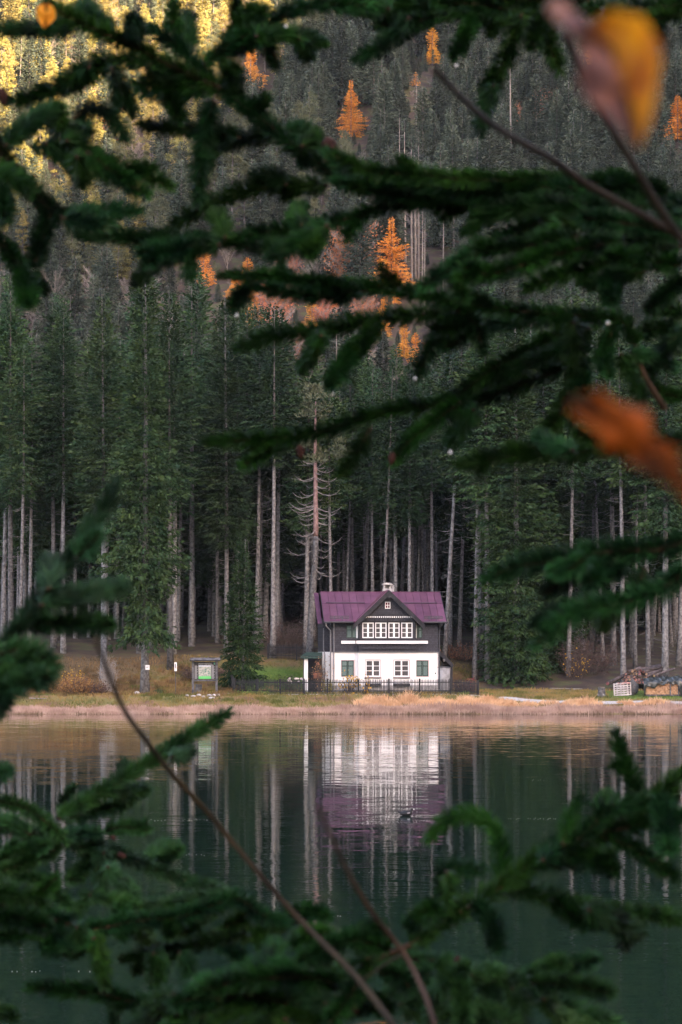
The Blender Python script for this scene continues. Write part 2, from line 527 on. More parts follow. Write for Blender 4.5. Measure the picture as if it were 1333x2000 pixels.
def crown_np(H, base, Rad, rng, step=0.30, dens=7.0, droop=0.35, gap=0.10, spread=1.0, lw=(0.42, 0.15), power=0.8, top_pt=None, shape_noise=0.35, hang=0.35, core=5):
    """Whorled conifer crown made of needle sprays along drooping boughs."""
    B, D, L = [], [], []
    zs = np.arange(base, H - 0.15, step)
    lobes = rng.uniform(0, 6.28, 3)
    for z in zs:
        u = (z - base) / (H - base)
        prof = (1 - u) ** power
        prof *= min(1.0, 0.45 + 2.6 * u) if base > 0.3 * H else min(1.0, 0.75 + 1.6 * u)
        nb = 6 if u < 0.8 else 5
        a0 = rng.uniform(0, 6.28)
        for k in range(nb):
            if rng.random() < gap: continue
            a = a0 + 6.28 * k / nb + rng.normal(0, 0.25)
            Lb = Rad * prof * rng.uniform(0.72, 1.12) * (1 + shape_noise * math.sin(a * 2 + lobes[0] + z * 0.35) * 0.5 + shape_noise * 0.4 * math.sin(z * 0.9 + lobes[1])) + 0.18
            zz = z + rng.normal(0, 0.12)
            out = np.array([math.cos(a), math.sin(a), 0.0]); lat = np.array([-out[1], out[0], 0.0])
            slope = 0.55 * u ** 1.5 - droop * (1 - u)
            n = max(4, int(Lb * dens * 2))
            t = rng.uniform(0.03, 1.0, n) ** 0.85
            r = Lb * t
            dz = slope * r - 0.10 * droop * r * r / max(Lb, 0.5) + 0.28 * droop * Lb * t ** 3
            P = out * r[:, None] + np.array([0, 0, zz]) + np.outer(dz, [0, 0, 1])
            sg = np.where(rng.random(n) < 0.5, -1.0, 1.0)
            wid = (0.20 + 0.30 * (1 - t)) * min(Lb, 2.4) * spread
            off = rng.uniform(0, 1, n) * wid * 0.8
            P = P + lat * (sg * off)[:, None] + out * (0.3 * off)[:, None]
            P[:, 2] -= off * 0.35 * droop + rng.uniform(0, hang, n) * (1 - u) * 0.6
            dirv = out * rng.uniform(0.3, 1.0, n)[:, None] + lat * (sg * rng.uniform(0.1, 0.9, n))[:, None]
            dirv[:, 2] += -rng.uniform(0.0, 1.3, n) * (0.25 + hang) * (1 - 0.7 * u) + 0.5 * u
            if core and k < core:
                a2 = rng.uniform(0, 6.28, 4); r2 = rng.uniform(0.24, 0.66, 4) * min(1, 0.4 + Lb)
                P[:4] = np.stack([np.cos(a2) * r2, np.sin(a2) * r2, zz + rng.uniform(-0.2, 0.2, 4)], -1)
                dirv[:4] = np.stack([np.cos(a2) * 0.5, np.sin(a2) * 0.5, rng.uniform(-1, 0.3, 4)], -1)
            B.append(P); D.append(norm(dirv)); L.append(lw[0] * rng.uniform(0.6, 1.35, n) * (0.75 + 0.25 * min(1, Lb)))
    B = np.concatenate(B); D = np.concatenate(D); L = np.concatenate(L)
    W = lw[1] * rng.uniform(0.6, 1.4, len(L))
    return diamonds(B, D, L, W, rng, flat=0.25), *quads_idx(len(L))

def dead_np(z0, z1, n, trunk_p, trunk_r, rng, lmin=0.5, lmax=1.9, r=0.016, curl=0.25):
    z = rng.uniform(z0, z1, n)
    px = np.interp(z, trunk_p[:, 2], trunk_p[:, 0]); py = np.interp(z, trunk_p[:, 2], trunk_p[:, 1])
    A = np.stack([px, py, z], -1)
    a = rng.uniform(0, 6.28, n)
    d = np.stack([np.cos(a), np.sin(a), rng.uniform(-0.45, 0.25, n)], -1)
    L = rng.uniform(lmin, lmax, n) * (0.5 + 0.5 * (z - z0) / max(z1 - z0, 1))
    Mid = A + d * (L * 0.55)[:, None]
    d2 = d + np.stack([rng.normal(0, 0.25, n), rng.normal(0, 0.25, n), rng.uniform(0, curl * 2, n)], -1)
    E = Mid + d2 * (L * 0.45)[:, None]
    S1 = sticks(A, Mid, np.full(n, r * 1.3), np.full(n, r)); S2 = sticks(Mid, E, np.full(n, r), np.full(n, r * 0.4))
    return merge([(*S1, 0), (*S2, 0)])[:3]

class Tree:
    stem = None
def spruce(seed, H, base, Rad, r0=0.27, needles=None, bend=0.12, dead=50, **kw):
    rng = np.random.default_rng(seed)
    t = Tree()
    p, r, tr = trunk_np(H, r0, rng, bend=bend)
    t.H = H
    t.trunk = (tr, M_BARK)
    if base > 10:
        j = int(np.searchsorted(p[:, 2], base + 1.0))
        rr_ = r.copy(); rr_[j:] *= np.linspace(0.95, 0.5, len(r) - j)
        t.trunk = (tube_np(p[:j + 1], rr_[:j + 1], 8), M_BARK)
        t.stem = (tube_np(p[j:], rr_[j:], 7), M_BARKFAR)  # upper stem in darker, browner bark; the crown's shade is painted in
    t.crown = (crown_np(H, base, Rad, rng, **kw), needles or M_SPRUCE)
    t.dead = (dead_np(1.8, base + 2.5, dead, p, r, rng), M_DEAD) if dead and base > 3 else None
    return t

def pine(seed, H, base, Rad, needles=None):
    rng = np.random.default_rng(seed)
    t = Tree(); t.H = H
    p, r, tr = trunk_np(H * 0.97, 0.2, rng, bend=0.3)
    t.trunk = (tr, M_BARK)
    B, D, L = [], [], []
    for k in range(46):
        u = rng.random() ** 0.8
        z = base + (H - base) * u
        a = rng.uniform(0, 6.28); rr = Rad * (1 - u ** 2.2) * rng.uniform(0.25, 1.0)
        c = np.array([math.cos(a) * rr, math.sin(a) * rr, z])
        n = 95
        q = norm(rng.normal(size=(n, 3))) * rng.uniform(0.3, 1, n)[:, None] * np.array([0.75, 0.75, 0.42])
        B.append(c + q); D.append(norm(q + np.array([0, 0, 0.35]))); L.append(rng.uniform(0.25, 0.5, n))
    B = np.concatenate(B); D = np.concatenate(D); L = np.concatenate(L)
    t.crown = ((diamonds(B, D, L, L * 0.38, rng, 0.2), *quads_idx(len(L))), needles or M_PINE)
    t.dead = (dead_np(2, base + 3, 26, p, r, rng, 0.6, 1.6), M_DEAD)
    return t

def bare(seed, H, Rad, m=None, thick=0.055, n=2600, leafy=None):
    """Leafless broadleaf: trunk, limbs and a haze of twigs; leafy: a share of rusty leaves left."""
    rng = np.random.default_rng(seed)
    t = Tree(); t.H = H
    p, r, tr = trunk_np(H * 0.8, 0.14, rng, sides=6, bend=0.4)
    t.trunk = (tr, M_TWIG)
    nl = 26
    z = rng.uniform(0.2, 0.75, nl) * H; a = rng.uniform(0, 6.28, nl)
    A = np.stack([0 * z, 0 * z, z], -1)
    E = A + np.stack([np.cos(a) * Rad * rng.uniform(0.4, 1, nl), np.sin(a) * Rad * rng.uniform(0.4, 1, nl), H * rng.uniform(0.12, 0.3, nl)], -1)
    S = sticks(A, E, np.full(nl, 0.06), np.full(nl, 0.02))
    k = rng.integers(0, nl, n); s = rng.uniform(0.25, 1, n)
    B = A[k] + (E - A)[k] * s[:, None]
    dd = norm((E - A)[k]) * 0.5 + rng.normal(0, 0.5, (n, 3)); dd[:, 2] += 0.55
    L = rng.uniform(0.4, 1.1, n)
    tw = (diamonds(B, norm(dd), L, np.full(n, thick), rng), *quads_idx(n))
    t.crown = (merge([(*S, 0), (*tw, 0)])[:3], m or M_TWIG)
    if leafy:
        nn = 3200
        k = rng.integers(0, nl, nn); s = rng.uniform(0.3, 1.05, nn)
        B = A[k] + (E - A)[k] * s[:, None] + rng.normal(0, 0.55, (nn, 3))
        Lf = rng.uniform(0.12, 0.3, nn)
        t.dead = ((diamonds(B, norm(rng.normal(size=(nn, 3))), Lf, Lf * 0.7, rng), *quads_idx(nn)), leafy)
    else:
        t.dead = None
    return t

def tree_meshes(t, nm):
    t.me_trunk = np_mesh(nm + '_trunk', *t.trunk[0], t.trunk[1], smooth=True)
    t.me_crown = np_mesh(nm + '_crown', *t.crown[0], t.crown[1])
    t.me_dead = np_mesh(nm + '_branches', *t.dead[0], t.dead[1]) if t.dead else None
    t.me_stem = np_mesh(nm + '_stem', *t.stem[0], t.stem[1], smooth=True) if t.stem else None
    return t

def place_tree(t, x, y, label, group=None, name='spruce_tree', cat='tree', rot=None, sc=1.0, scz=None, tilt=(0, 0), z=None, parts=('trunk', 'crown', 'dead_branches')):
    e = thing(name, label, cat, (x, y, (TZ(x, y) if z is None else z)), 0, group)
    e.rotation_euler = (tilt[0], tilt[1], R.uniform(0, 6.28) if rot is None else rot)
    e.scale = (sc, sc, scz or sc)
    obj(parts[0], t.me_trunk, e); obj(parts[1], t.me_crown, e)['kind'] = 'stuff'
    if t.me_dead: obj(parts[2], t.me_dead, e)['kind'] = 'stuff'
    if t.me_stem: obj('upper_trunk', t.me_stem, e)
    return e

def merged_object(t, nm):
    """One object holding a whole tree, the source that the far wood is made from."""
    ps = [(*t.trunk[0], 0), (*t.crown[0], 1)]; ms = [t.trunk[1], t.crown[1]]
    if t.dead: ps.append((*t.dead[0], 2)); ms.append(t.dead[1])
    if t.stem: ps.append((*t.stem[0], len(ms))); ms.append(t.stem[1])
    Vv, Ff, Cc, Mi = merge(ps)
    return bpy.data.objects.new(nm, np_mesh(nm, Vv, Ff, Cc, ms, mat_idx=Mi))

# ---- tall forest spruces with bare lower trunks
TALL = [tree_meshes(spruce(100 + i, H, b, Rd, r0=r, step=st_, dens=dn, bend=bd, dead=dd, power=pw, gap=gp, shape_noise=sn, droop=dr), 'tall_spruce_%d' % i) for i, (H, b, Rd, r, bd, pw, st_, dn, dd, gp, sn, dr) in enumerate([
    (33, 15.5, 3.3, 0.25, 0.10, 0.75, 0.27, 8.5, 60, 0.10, 0.35, 0.35), (31, 17.0, 2.9, 0.21, 0.30, 0.65, 0.30, 7.5, 80, 0.28, 0.8, 0.5), (34, 13.5, 3.6, 0.29, 0.12, 0.8, 0.27, 8.5, 60, 0.12, 0.45, 0.4),
    (30, 16.0, 2.7, 0.19, 0.35, 0.6, 0.34, 7.0, 70, 0.36, 0.9, 0.3), (32, 18.0, 3.4, 0.24, 0.22, 0.9, 0.30, 8.0, 50, 0.22, 0.6, 0.55), (29, 14.0, 3.9, 0.26, 0.4, 0.55, 0.40, 7.5, 90, 0.40, 1.0, 0.45),
    (35, 19.0, 2.4, 0.22, 0.2, 0.7, 0.30, 9.0, 90, 0.2, 0.7, 0.6)])]
MIDS = [tree_meshes(spruce(150 + i, H, b, Rd, r0=0.24, step=0.27, dens=8.5, needles=M_SPRUCE2 if i == 1 else None, dead=40), 'mid_spruce_%d' % i) for i, (H, b, Rd) in enumerate([
    (30, 8.0, 3.4), (28, 6.0, 3.2), (32, 10.0, 3.6)])]
SKIRT = tree_meshes(spruce(201, 35, 5.4, 3.05, r0=0.34, step=0.22, dens=10, needles=M_SPRUCE2, dead=0, power=0.6, droop=0.55, hang=0.8, gap=0.24, shape_noise=0.7), 'skirt_spruce')
BROAD = tree_meshes(spruce(203, 31, 0.9, 4.2, r0=0.34, step=0.22, dens=9, needles=M_SPRUCE2, dead=0, power=0.6, droop=0.45, hang=0.6), 'broad_spruce')
YOUNG = tree_meshes(spruce(205, 12.8, 1.4, 2.6, r0=0.12, step=0.17, dens=12, needles=M_SPRUCE2, dead=0, power=1.05, droop=0.45, lw=(0.30, 0.11), hang=0.45), 'young_spruce')

def near(px, d, t, label, group=None, **kw):
    return place_tree(t, X(px, d), d, label, group, **kw)

# trees that stand out
near(283, 199.6, SKIRT, 'big drooping spruce with low green skirt and thick pale trunk beside the notice board', rot=0.6)
near(474, 203.0, YOUNG, 'small young spruce standing inside the fence left of the house', rot=1.0)
near(1008, 208.0, BROAD, 'broad bright green spruce whose branches reach the ground right of the house', rot=2.0)
near(1065, 214.5, BROAD, 'wide dark spruce behind the ground-sweeping spruce right of the house', rot=4.1, sc=0.96)
near(203, 208.5, TALL[2], 'thick straight spruce with short dead twigs left of the big drooping spruce', sc=0.98, rot=0.4)
near(333, 211.0, TALL[0], 'spruce with pale mossy trunk just right of the big drooping spruce', rot=1.4)
near(1218, 207.0, TALL[4], 'thick grey spruce trunk rising behind the log pile', rot=3.0, sc=0.97)
near(1299, 205.6, TALL[2], 'pale thick spruce trunk rising behind the tarpaulin covered firewood', rot=5.0, sc=1.02)
near(1110, 210.0, TALL[1], 'dark slim trunk between the broad spruce and the log pile', rot=0.3)
near(443, 216.0, MIDS[2], 'spruce with grey trunk behind the small young spruce', rot=0.2)
near(868, 212.5, TALL[3], 'leaning pale trunk right against the roof edge of the house', rot=2.2, tilt=(0, -0.047), sc=1.06)
near(927, 209.3, TALL[1], 'slim trunk on the left of the close trio right of the house', rot=1.1)
near(941, 211.5, TALL[3], 'middle trunk of the close trio right of the house', rot=4.4)
near(953, 208.6, TALL[0], 'thickest trunk on the right of the close trio right of the house', rot=2.6, sc=1.04)

G1 = 'spruces of the forest left of the house'; L1 = 'spruce standing deep in the dark forest left of the house'
G2 = 'spruces of the forest behind the house'; L2 = 'spruce standing deep in the dark forest behind the house'
G3 = 'spruces of the forest right of the house'; L3 = 'spruce standing deep in the dark forest right of the house'
taken = [(X(p, d), d) for p, d in ((283, 199.6), (474, 203), (1008, 208), (1065, 214.5), (203, 208.5), (333, 211), (1218, 207), (1299, 205.6), (1110, 210), (443, 216), (868, 212.5), (927, 209.3), (941, 211.5), (953, 208.6), (612, 213.5))]
LIST = [(6, 222, 0), (22, 218, 2), (38, 213, 1), (57, 220, 3), (105, 221, 4), (112, 226, 3), (124, 217, 0), (348, 226, 3), (500, 218, 1), (509, 224, 3), (533, 215, 4), (541, 222, 0), (597, 217, 2),
        (648, 216, 1), (676, 227, 3), (690, 232, 0), (712, 229, 4), (730, 220, 1), (744, 215.5, 3), (773, 219, 2), (800, 217, 0), (815, 225, 4), (828, 231, 3), (845, 218, 1), (879, 224, 2),
        (1241, 214, 3), (1267, 211, 1), (1326, 216, 4)]
ORD = ['first', 'second', 'third', 'fourth', 'fifth', 'sixth', 'seventh', 'eighth', 'ninth', 'tenth', 'eleventh', 'twelfth', 'thirteenth', 'fourteenth']
rank = {}
for px, d, k in LIST:
    x = X(px, d)
    zn, gr = ('far left', G1) if px < 200 else (('between', G1) if px < 600 else (('roof', G2) if px < 900 else ('right', G3)))
    i = rank.get(zn, 0); rank[zn] = i + 1
    lab = {'far left': 'bare spruce trunk at the forest edge, %s from the left edge of the photo', 'between': 'bare trunk between the big drooping spruce and the half dead pine, %s from left',
           'roof': 'bare spruce trunk behind the house roof, %s counted from the half dead pine', 'right': 'slim spruce trunk behind the timber yard, %s from the left'}[zn] % ORD[i]
    place_tree(TALL[k], x, d, lab, gr, sc=R.uniform(0.90, 1.08) * (0.84 if 560 < px < 880 else 1.0), tilt=(R.gauss(0, 0.012), R.gauss(0, 0.012)))
    taken.append((x, d))
cnt = 0
tries = 0
while cnt < 150 and tries < 9000:
    tries += 1
    d = R.uniform(217, 268)
    x = R.uniform(-0.148 * d - 2, 0.148 * d + 2)
    px = CX + x / d * F
    if min((x - a) ** 2 + (d - b) ** 2 for a, b in taken) < (2.9 if d < 240 else 3.4) ** 2:
        continue
    if 600 < px < 880 and d < 224: continue
    taken.append((x, d)); cnt += 1
    lab, gr = (L1, G1) if px < 600 else ((L2, G2) if px < 900 else (L3, G3))
    mids = (d > 234 and R.random() < 0.3) or (px > 900 and R.random() < 0.35) or (px < 560 and R.random() < 0.22)
    if 560 < px < 900 and d < 245: mids = False
    t = R.choice(MIDS) if mids else R.choice(TALL)
    place_tree(t, x, d, lab, gr, sc=R.uniform(0.72, 1.1) * (0.82 if 540 < px < 890 else 1.0), tilt=(R.gauss(0, 0.018), R.gauss(0, 0.018)))

# ---- half dead pine with reddish upper trunk and long bare curved limbs
def dead_pine():
    rng = np.random.default_rng(5)
    d = 213.5
    e = thing('pine_tree', 'half dead pine with reddish upper trunk and many bare curved limbs beside the house', 'tree', (X(604, d), d, TZ(X(604, d), d)))
    pts = [(604, 1262), (607, 1200), (612, 1110), (617, 1030), (617, 940), (616, 840), (617, 745)]
    o = at(604, 1262, d)
    path = smooth_path([(at(px, py, d) - o) for px, py in pts], 1.0)
    path[:, 2] += -0.3
    H = path[-1, 2]
    rad = 0.30 * (1 - path[:, 2].clip(0) / H) ** 0.7 + 0.05
    half = int(len(path) * 0.48)
    obj('trunk', np_mesh('pine_trunk', *tube_np(path[:half + 1], rad[:half + 1], 8), M_BARK, smooth=True), e)
    obj('upper_trunk', np_mesh('pine_upper_trunk', *tube_np(path[half:], rad[half:], 8), M_BARKRED, smooth=True), e)
    mb = MB()
    for k in range(64):
        z = rng.uniform(7.5, 18.5); a = rng.uniform(0, 6.28); L = rng.uniform(1.0, 2.9) * (1.0 if z < 15 else 0.8)
        bx, by = np.interp(z, path[:, 2], path[:, 0]), np.interp(z, path[:, 2], path[:, 1])
        c, s = math.cos(a), math.sin(a)
        pts = []
        for t in (0, 0.3, 0.6, 0.85, 1.0):
            pts.append((bx + c * L * t, by + s * L * t, z - 0.55 * L * t + 0.75 * L * t ** 3 * 0.8))
        mb.tube(pts, [0.05, 0.04, 0.03, 0.022, 0.01], 4, cap=False)
        for q in range(2):
            t = rng.uniform(0.4, 0.8); b = Vector((bx + c * L * t, by + s * L * t, z - 0.55 * L * t + 0.6 * L * t ** 3))
            mb.tube([b, b + Vector((c * 0.4 + rng.normal(0, .3), s * 0.4 + rng.normal(0, .3), rng.uniform(-0.1, 0.4)))], [0.018, 0.006], 3, cap=False)
    mb.build('bare_limbs', M_DEAD, e)['kind'] = 'stuff'
    B, D, L = [], [], []
    for k in range(44):
        z = rng.uniform(17.5, 24.6); a = rng.uniform(0, 6.28); r = rng.uniform(0.3, 2.9) * (1.1 - (z - 17.5) / 10)
        c = np.array([np.interp(z, path[:, 2], path[:, 0]) + math.cos(a) * r, math.sin(a) * r, z])
        n = 70
        q = norm(rng.normal(size=(n, 3))) * rng.uniform(0.2, 1, n)[:, None] * np.array([0.8, 0.8, 0.25])
        B.append(c + q); D.append(norm(q + np.array([0, 0, 0.3]))); L.append(rng.uniform(0.2, 0.42, n))
    B = np.concatenate(B); D = np.concatenate(D); L = np.concatenate(L)
    obj('crown', np_mesh('pine_crown', diamonds(B, D, L, L * 0.36, rng, 0.2), *quads_idx(len(L)), M_PINE), e)['kind'] = 'stuff'
dead_pine()

# ---- the wooded hillside: one mass, from a handful of tree sources
FS = [spruce(300 + i, H, b, Rd, r0=0.18, step=0.36, dens=5.6, needles=M_FARSPRUCE, dead=14, lw=(0.60, 0.24), power=pw) for i, (H, b, Rd, pw) in enumerate([(21, 2.0, 4.3, 0.85), (23, 5, 3.7, 0.75), (18, 1.5, 4.2, 0.95), (25, 7, 3.7, 0.7)])]
for t in FS: t.trunk = (t.trunk[0], M_BARKFAR)
FPINE = [pine(320, 21, 7, 3.6), pine(321, 18, 5, 3.3)]
for t in FPINE: t.trunk = (t.trunk[0], M_BARKFAR)
FBARE = [bare(330, 15, 4.2), bare(331, 12, 3.8)]
FLARCH = [spruce(340 + i, H, 2.5, Rd, r0=0.17, step=0.42, dens=4.6, needles=M_LARCH, dead=0, lw=(0.55, 0.17), gap=0.35, droop=0.25, shape_noise=0.9) for i, (H, Rd) in enumerate([(19, 3.6), (16, 3.2)])]
FRUST = [bare(350, 14, 4.2, leafy=M_RUST), bare(351, 10, 3.6, leafy=M_RUST)]
FSNAG = [spruce(360, 27, 22, 1.2, r0=0.19, step=0.6, dens=3, needles=M_FARSPRUCE, dead=110)]
for t in FSNAG: t.trunk = (t.trunk[0], M_TWIG)
M_GOLD = mat('yellow_green_leaves', (0.26, 0.20, 0.06), 0.75, 0.15, col2=(0.46, 0.34, 0.12), scale=0.7, obj_rand=0.25)  # autumn birch yellow, lightened to add painted sun on the slope
M_SUNNEEDLE = mat('sunlit_pale_needles', (0.14, 0.13, 0.045), 0.75, 0.15, col2=(0.26, 0.22, 0.075), scale=0.5, obj_rand=0.25)  # needle colour paled so the upper left slope looks sunnier; painted sunlight
FGOLD = [bare(370, 14, 4.2, leafy=M_GOLD), pine(371, 20, 5, 3.6, M_SUNNEEDLE), spruce(372, 20, 2, 4.0, r0=0.18, step=0.36, dens=5.6, needles=M_SUNNEEDLE, dead=0, lw=(0.6, 0.24))]
for t in FGOLD[1:]: t.trunk = (t.trunk[0], M_BARKFAR)
SRC = [merged_object(t, 'hillside_source_%02d' % i) for i, t in enumerate(FS + FPINE + FBARE + FLARCH + FRUST + FSNAG + FGOLD)]
# indices: 0-3 spruce, 4-5 pine, 6-7 bare, 8-9 larch, 10-11 rust, 12 snag

def projpy(x, y, z):
    return HOR - F * (z - CAMZ) / y, CX + F * x / y

def ground_hit(px, py):
    """Distance at which the sight line through a photo pixel meets the hillside."""
    for d in np.arange(300, 640, 0.5):
        if TZ(X(px, d), d) >= float(at(px, py, d).z): return float(d)
    return 600.0
LARCH_SPOTS = [(px, py, ground_hit(px, py), hp, k) for px, py, hp, k in (   # px, py of the foot, distance, height in px, source
    (686, 270, 114, 0), (765, 600, 172, 0), (845, 128, 74, 1), (812, 168, 28, 1), (1324, 276, 90, 1),
    (398, 562, 78, 1), (484, 562, 58, 1), (466, 618, 78, 1), (497, 638, 78, 1), (490, 176, 92, 1), (1160, 128, 60, 1), (385, 545, 60, 1), (610, 655, 70, 1), (748, 660, 75, 0), (655, 640, 62, 1), (790, 700, 70, 1), (812, 712, 60, 1), (460, 585, 55, 1))]
pts, prot, rots, scl = [], [], [], []
y = 268.0
while y < 640:
    s = 3.6 + min(0.9, max(0, (y - 300) * 0.01))
    xm = 0.150 * y + 12
    x = -xm
    while x < xm:
        px_, py_ = x + R.uniform(-0.5, 0.5) * s, y + R.uniform(-0.5, 0.5) * s
        z = TZ(px_, py_)
        ipy, ipx = projpy(px_, py_, z)
        pat = float(fnoise(px_, py_, 34, 2.2)); pat2 = float(fnoise(px_, py_, 24, 7.7))
        u = R.random()
        # keep a clear space in front of the larches that stand out
        blocked = False
        for lx, ly, ld, lh, _ in LARCH_SPOTS:
            if 0 < ld - py_ < 45 and abs(ipx - lx) < 16 + lh * 0.22 and ipy - 15 / py_ * F < ly - lh * 0.25: blocked = True
            if abs(ld - py_) < 4 and abs(px_ - X(lx, ld)) < 3: blocked = True
        k = None
        if 300 < py_ and 770 < ipx < 900 and 490 < ipy < 640:
            k = 12
        elif 360 < ipx < 870 and 540 < ipy < 800 and u < (0.62 if 520 < ipx < 770 else 0.3):
            k = 6 + R.randrange(2) if u < 0.20 else 10 + R.randrange(2)
        elif ipx < 340 and 600 < ipy < 760 and u < 0.5:
            k = 6 + R.randrange(2)
        elif pat2 > 0.75 and u < 0.6:
            k = 6 + R.randrange(2)
        elif u < 0.008: k = 10
        elif pat > 0.35 and u < 0.55: k = 4 + R.randrange(2)
        elif u < 0.03: k = 12
        else: k = R.randrange(4)
        # slope in the sun at the upper left: yellow birch, and needles paled to paint in sunlight
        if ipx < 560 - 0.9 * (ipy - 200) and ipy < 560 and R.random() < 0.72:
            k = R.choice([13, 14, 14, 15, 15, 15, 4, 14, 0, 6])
        sc_ = (0.36 + 0.52 * R.random() ** 0.8) * (1.12 if k == 12 else 1.0) * (1.25 if py_ < 300 else 1.0)
        if blocked or fnoise(px_, py_, 9, 3.3) > 0.75:      # young growth in the clearings
            k = R.choice([0, 2, 2, 5, 7]); sc_ = R.uniform(0.12, 0.26)
        pts.append((px_, py_, z - 0.2)); prot.append(k); rots.append(R.uniform(0, 6.28)); scl.append(sc_)
        x += s
    y += s
print('hillside trees', len(pts))
pm = bpy.data.meshes.new('hillside_forest')
pm.vertices.add(len(pts)); pm.vertices.foreach_set('co', np.array(pts, np.float32).ravel())
for nm, ty, dat in (('proto', 'INT', np.array(prot, np.int32)), ('rot', 'FLOAT', np.array(rots, np.float32)), ('scl', 'FLOAT', np.array(scl, np.float32))):
    a = pm.attributes.new(nm, ty, 'POINT'); a.data.foreach_set('value', dat)
forest = tag(obj('hillside_forest', pm), 'grey green conifer forest covering the hillside above the lake', 'forest', kind='stuff')
ng = bpy.data.node_groups.new('forest_points', 'GeometryNodeTree')
ng.interface.new_socket('Geometry', in_out='INPUT', socket_type='NodeSocketGeometry')
ng.interface.new_socket('Geometry', in_out='OUTPUT', socket_type='NodeSocketGeometry')
gi = ng.nodes.new('NodeGroupInput'); go = ng.nodes.new('NodeGroupOutput')
jn = ng.nodes.new('GeometryNodeJoinGeometry')
def named(nm, ty):
    n = ng.nodes.new('GeometryNodeInputNamedAttribute'); n.data_type = ty; n.inputs['Name'].default_value = nm
    return n.outputs['Attribute']
a_p, a_r, a_s = named('proto', 'INT'), named('rot', 'FLOAT'), named('scl', 'FLOAT')
cr = ng.nodes.new('ShaderNodeCombineXYZ'); ng.links.new(a_r, cr.inputs['Z'])
for i, so in enumerate(SRC):
    oi = ng.nodes.new('GeometryNodeObjectInfo'); oi.inputs['Object'].default_value = so; oi.inputs['As Instance'].default_value = False
    g2i = ng.nodes.new('GeometryNodeGeometryToInstance'); ng.links.new(oi.outputs['Geometry'], g2i.inputs[0])
    cmp_ = ng.nodes.new('FunctionNodeCompare'); cmp_.data_type = 'INT'; cmp_.operation = 'EQUAL'
    ng.links.new(a_p, cmp_.inputs[2]); cmp_.inputs[3].default_value = i
    iop = ng.nodes.new('GeometryNodeInstanceOnPoints')
    ng.links.new(gi.outputs[0], iop.inputs['Points']); ng.links.new(cmp_.outputs[0], iop.inputs['Selection'])
    ng.links.new(g2i.outputs[0], iop.inputs['Instance'])
    ng.links.new(cr.outputs[0], iop.inputs['Rotation']); ng.links.new(a_s, iop.inputs['Scale'])
    ng.links.new(iop.outputs[0], jn.inputs[0])
ng.links.new(jn.outputs[0], go.inputs[0])
md = forest.modifiers.new('forest', 'NODES'); md.node_group = ng

# larches and rust coloured trees that stand out on the hillside
LA = [tree_meshes(spruce(400 + i, H, b, Rd, r0=0.2, step=0.26, dens=8.0, needles=M_LARCH, dead=0, lw=(0.46, 0.12), gap=0.34, droop=0.25, hang=0.7, power=pw, shape_noise=0.9), 'larch_%d' % i)
      for i, (H, b, Rd, pw) in enumerate([(20, 1.0, 5.0, 0.95), (12, 1.0, 3.1, 0.8)])]
LN = ['bright orange larch standing alone high on the wooded slope', 'large bright orange larch in front of the stand of bare grey trunks', 'orange larch high on the slope below the topmost dark boughs',
      'tiny orange larch below the topmost dark boughs', 'coral orange tree high on the slope at the right edge of the photo', 'orange larch left of centre above the near forest', 'small orange larch just above the second long bough',
      'small yellow orange larch beside a tall spruce top', 'small coral larch right of the yellow orange one', 'sun-touched orange larch at the edge of the sunlit slope', 'small orange larch behind the large yellow leaf', 'small orange larch left of the larch above the near forest', 'orange larch below the bright larch, first from the left of the band', 'broad orange larch straight below the large bright larch', 'orange larch between two others in the band below the bright larch', 'orange larch right of the half dead pine top', 'orange larch behind the drop right of the half dead pine', 'orange larch above the yellow orange one beside the spruce top']
for (px, py, d, h, k), lab in zip(LARCH_SPOTS, LN):
    x = X(px, d)
    place_tree(LA[k], x, d, lab, 'larches on the hillside', name='larch_tree', sc=h / F * d / LA[k].H)
RU = tree_meshes(bare(420, 10, 4.0, leafy=M_RUST), 'rust_tree')
for (px, py, hp, lab) in [(690, 592, 150, 'rusty pink broadleaf tree left of the large orange larch'), (640, 668, 90, 'rust coloured tree between the two long boughs'), (712, 664, 86, 'reddish tree right of the rust coloured one between the long boughs'),
                            (215, 296, 86, 'small coral red tree on the slope behind the upper boughs'), (690, 752, 95, 'dull red tree just above the near forest'), (845, 748, 80, 'small dull red tree behind the droplet')]:
    d = ground_hit(px, py); x = X(px, d)
    place_tree(RU, x, d, lab, None, name='autumn_tree', sc=hp / F * d / RU.H, parts=('trunk', 'twigs', 'leaves'))

# ------------------------------------------------------------------ the house
M_PLASTER = mat('white_plaster', (0.66, 0.62, 0.62), 0.85, 0.2, col2=(0.80, 0.77, 0.77), scale=0.8, bump=0.15, bscale=20)
M_PLINTH = mat('stone_plinth', (0.20, 0.19, 0.19), 0.9, 0.2, col2=(0.34, 0.32, 0.32), scale=5, bump=0.5)
M_WHITE = mat('white_paint', (0.76, 0.73, 0.74), 0.5, 0.4)
M_PINK = mat('pale_trim', (0.50, 0.38, 0.38), 0.7, 0.2)
M_DARKW = mat('dark_timber', (0.022, 0.021, 0.026), 0.7, 0.3, var=0.3, scale=3)
M_GREEN = mat('green_shutter', (0.018, 0.042, 0.036), 0.55, 0.4, var=0.25, scale=6)
M_GREENL = mat('green_louvre', (0.075, 0.125, 0.115), 0.5, 0.4)
M_GLASS = mat('window_glass', (0.055, 0.050, 0.053), 0.08, 0.5, col2=(0.085, 0.078, 0.080), scale=2.0)
M_GLASSR = mat('gable_glass', (0.12, 0.02, 0.035), 0.1, 0.5)
M_ZINC = mat('zinc_pipe', (0.13, 0.125, 0.135), 0.5, 0.5, var=0.2)
M_PIPE = mat('dark_pipe', (0.045, 0.043, 0.050), 0.5, 0.4)
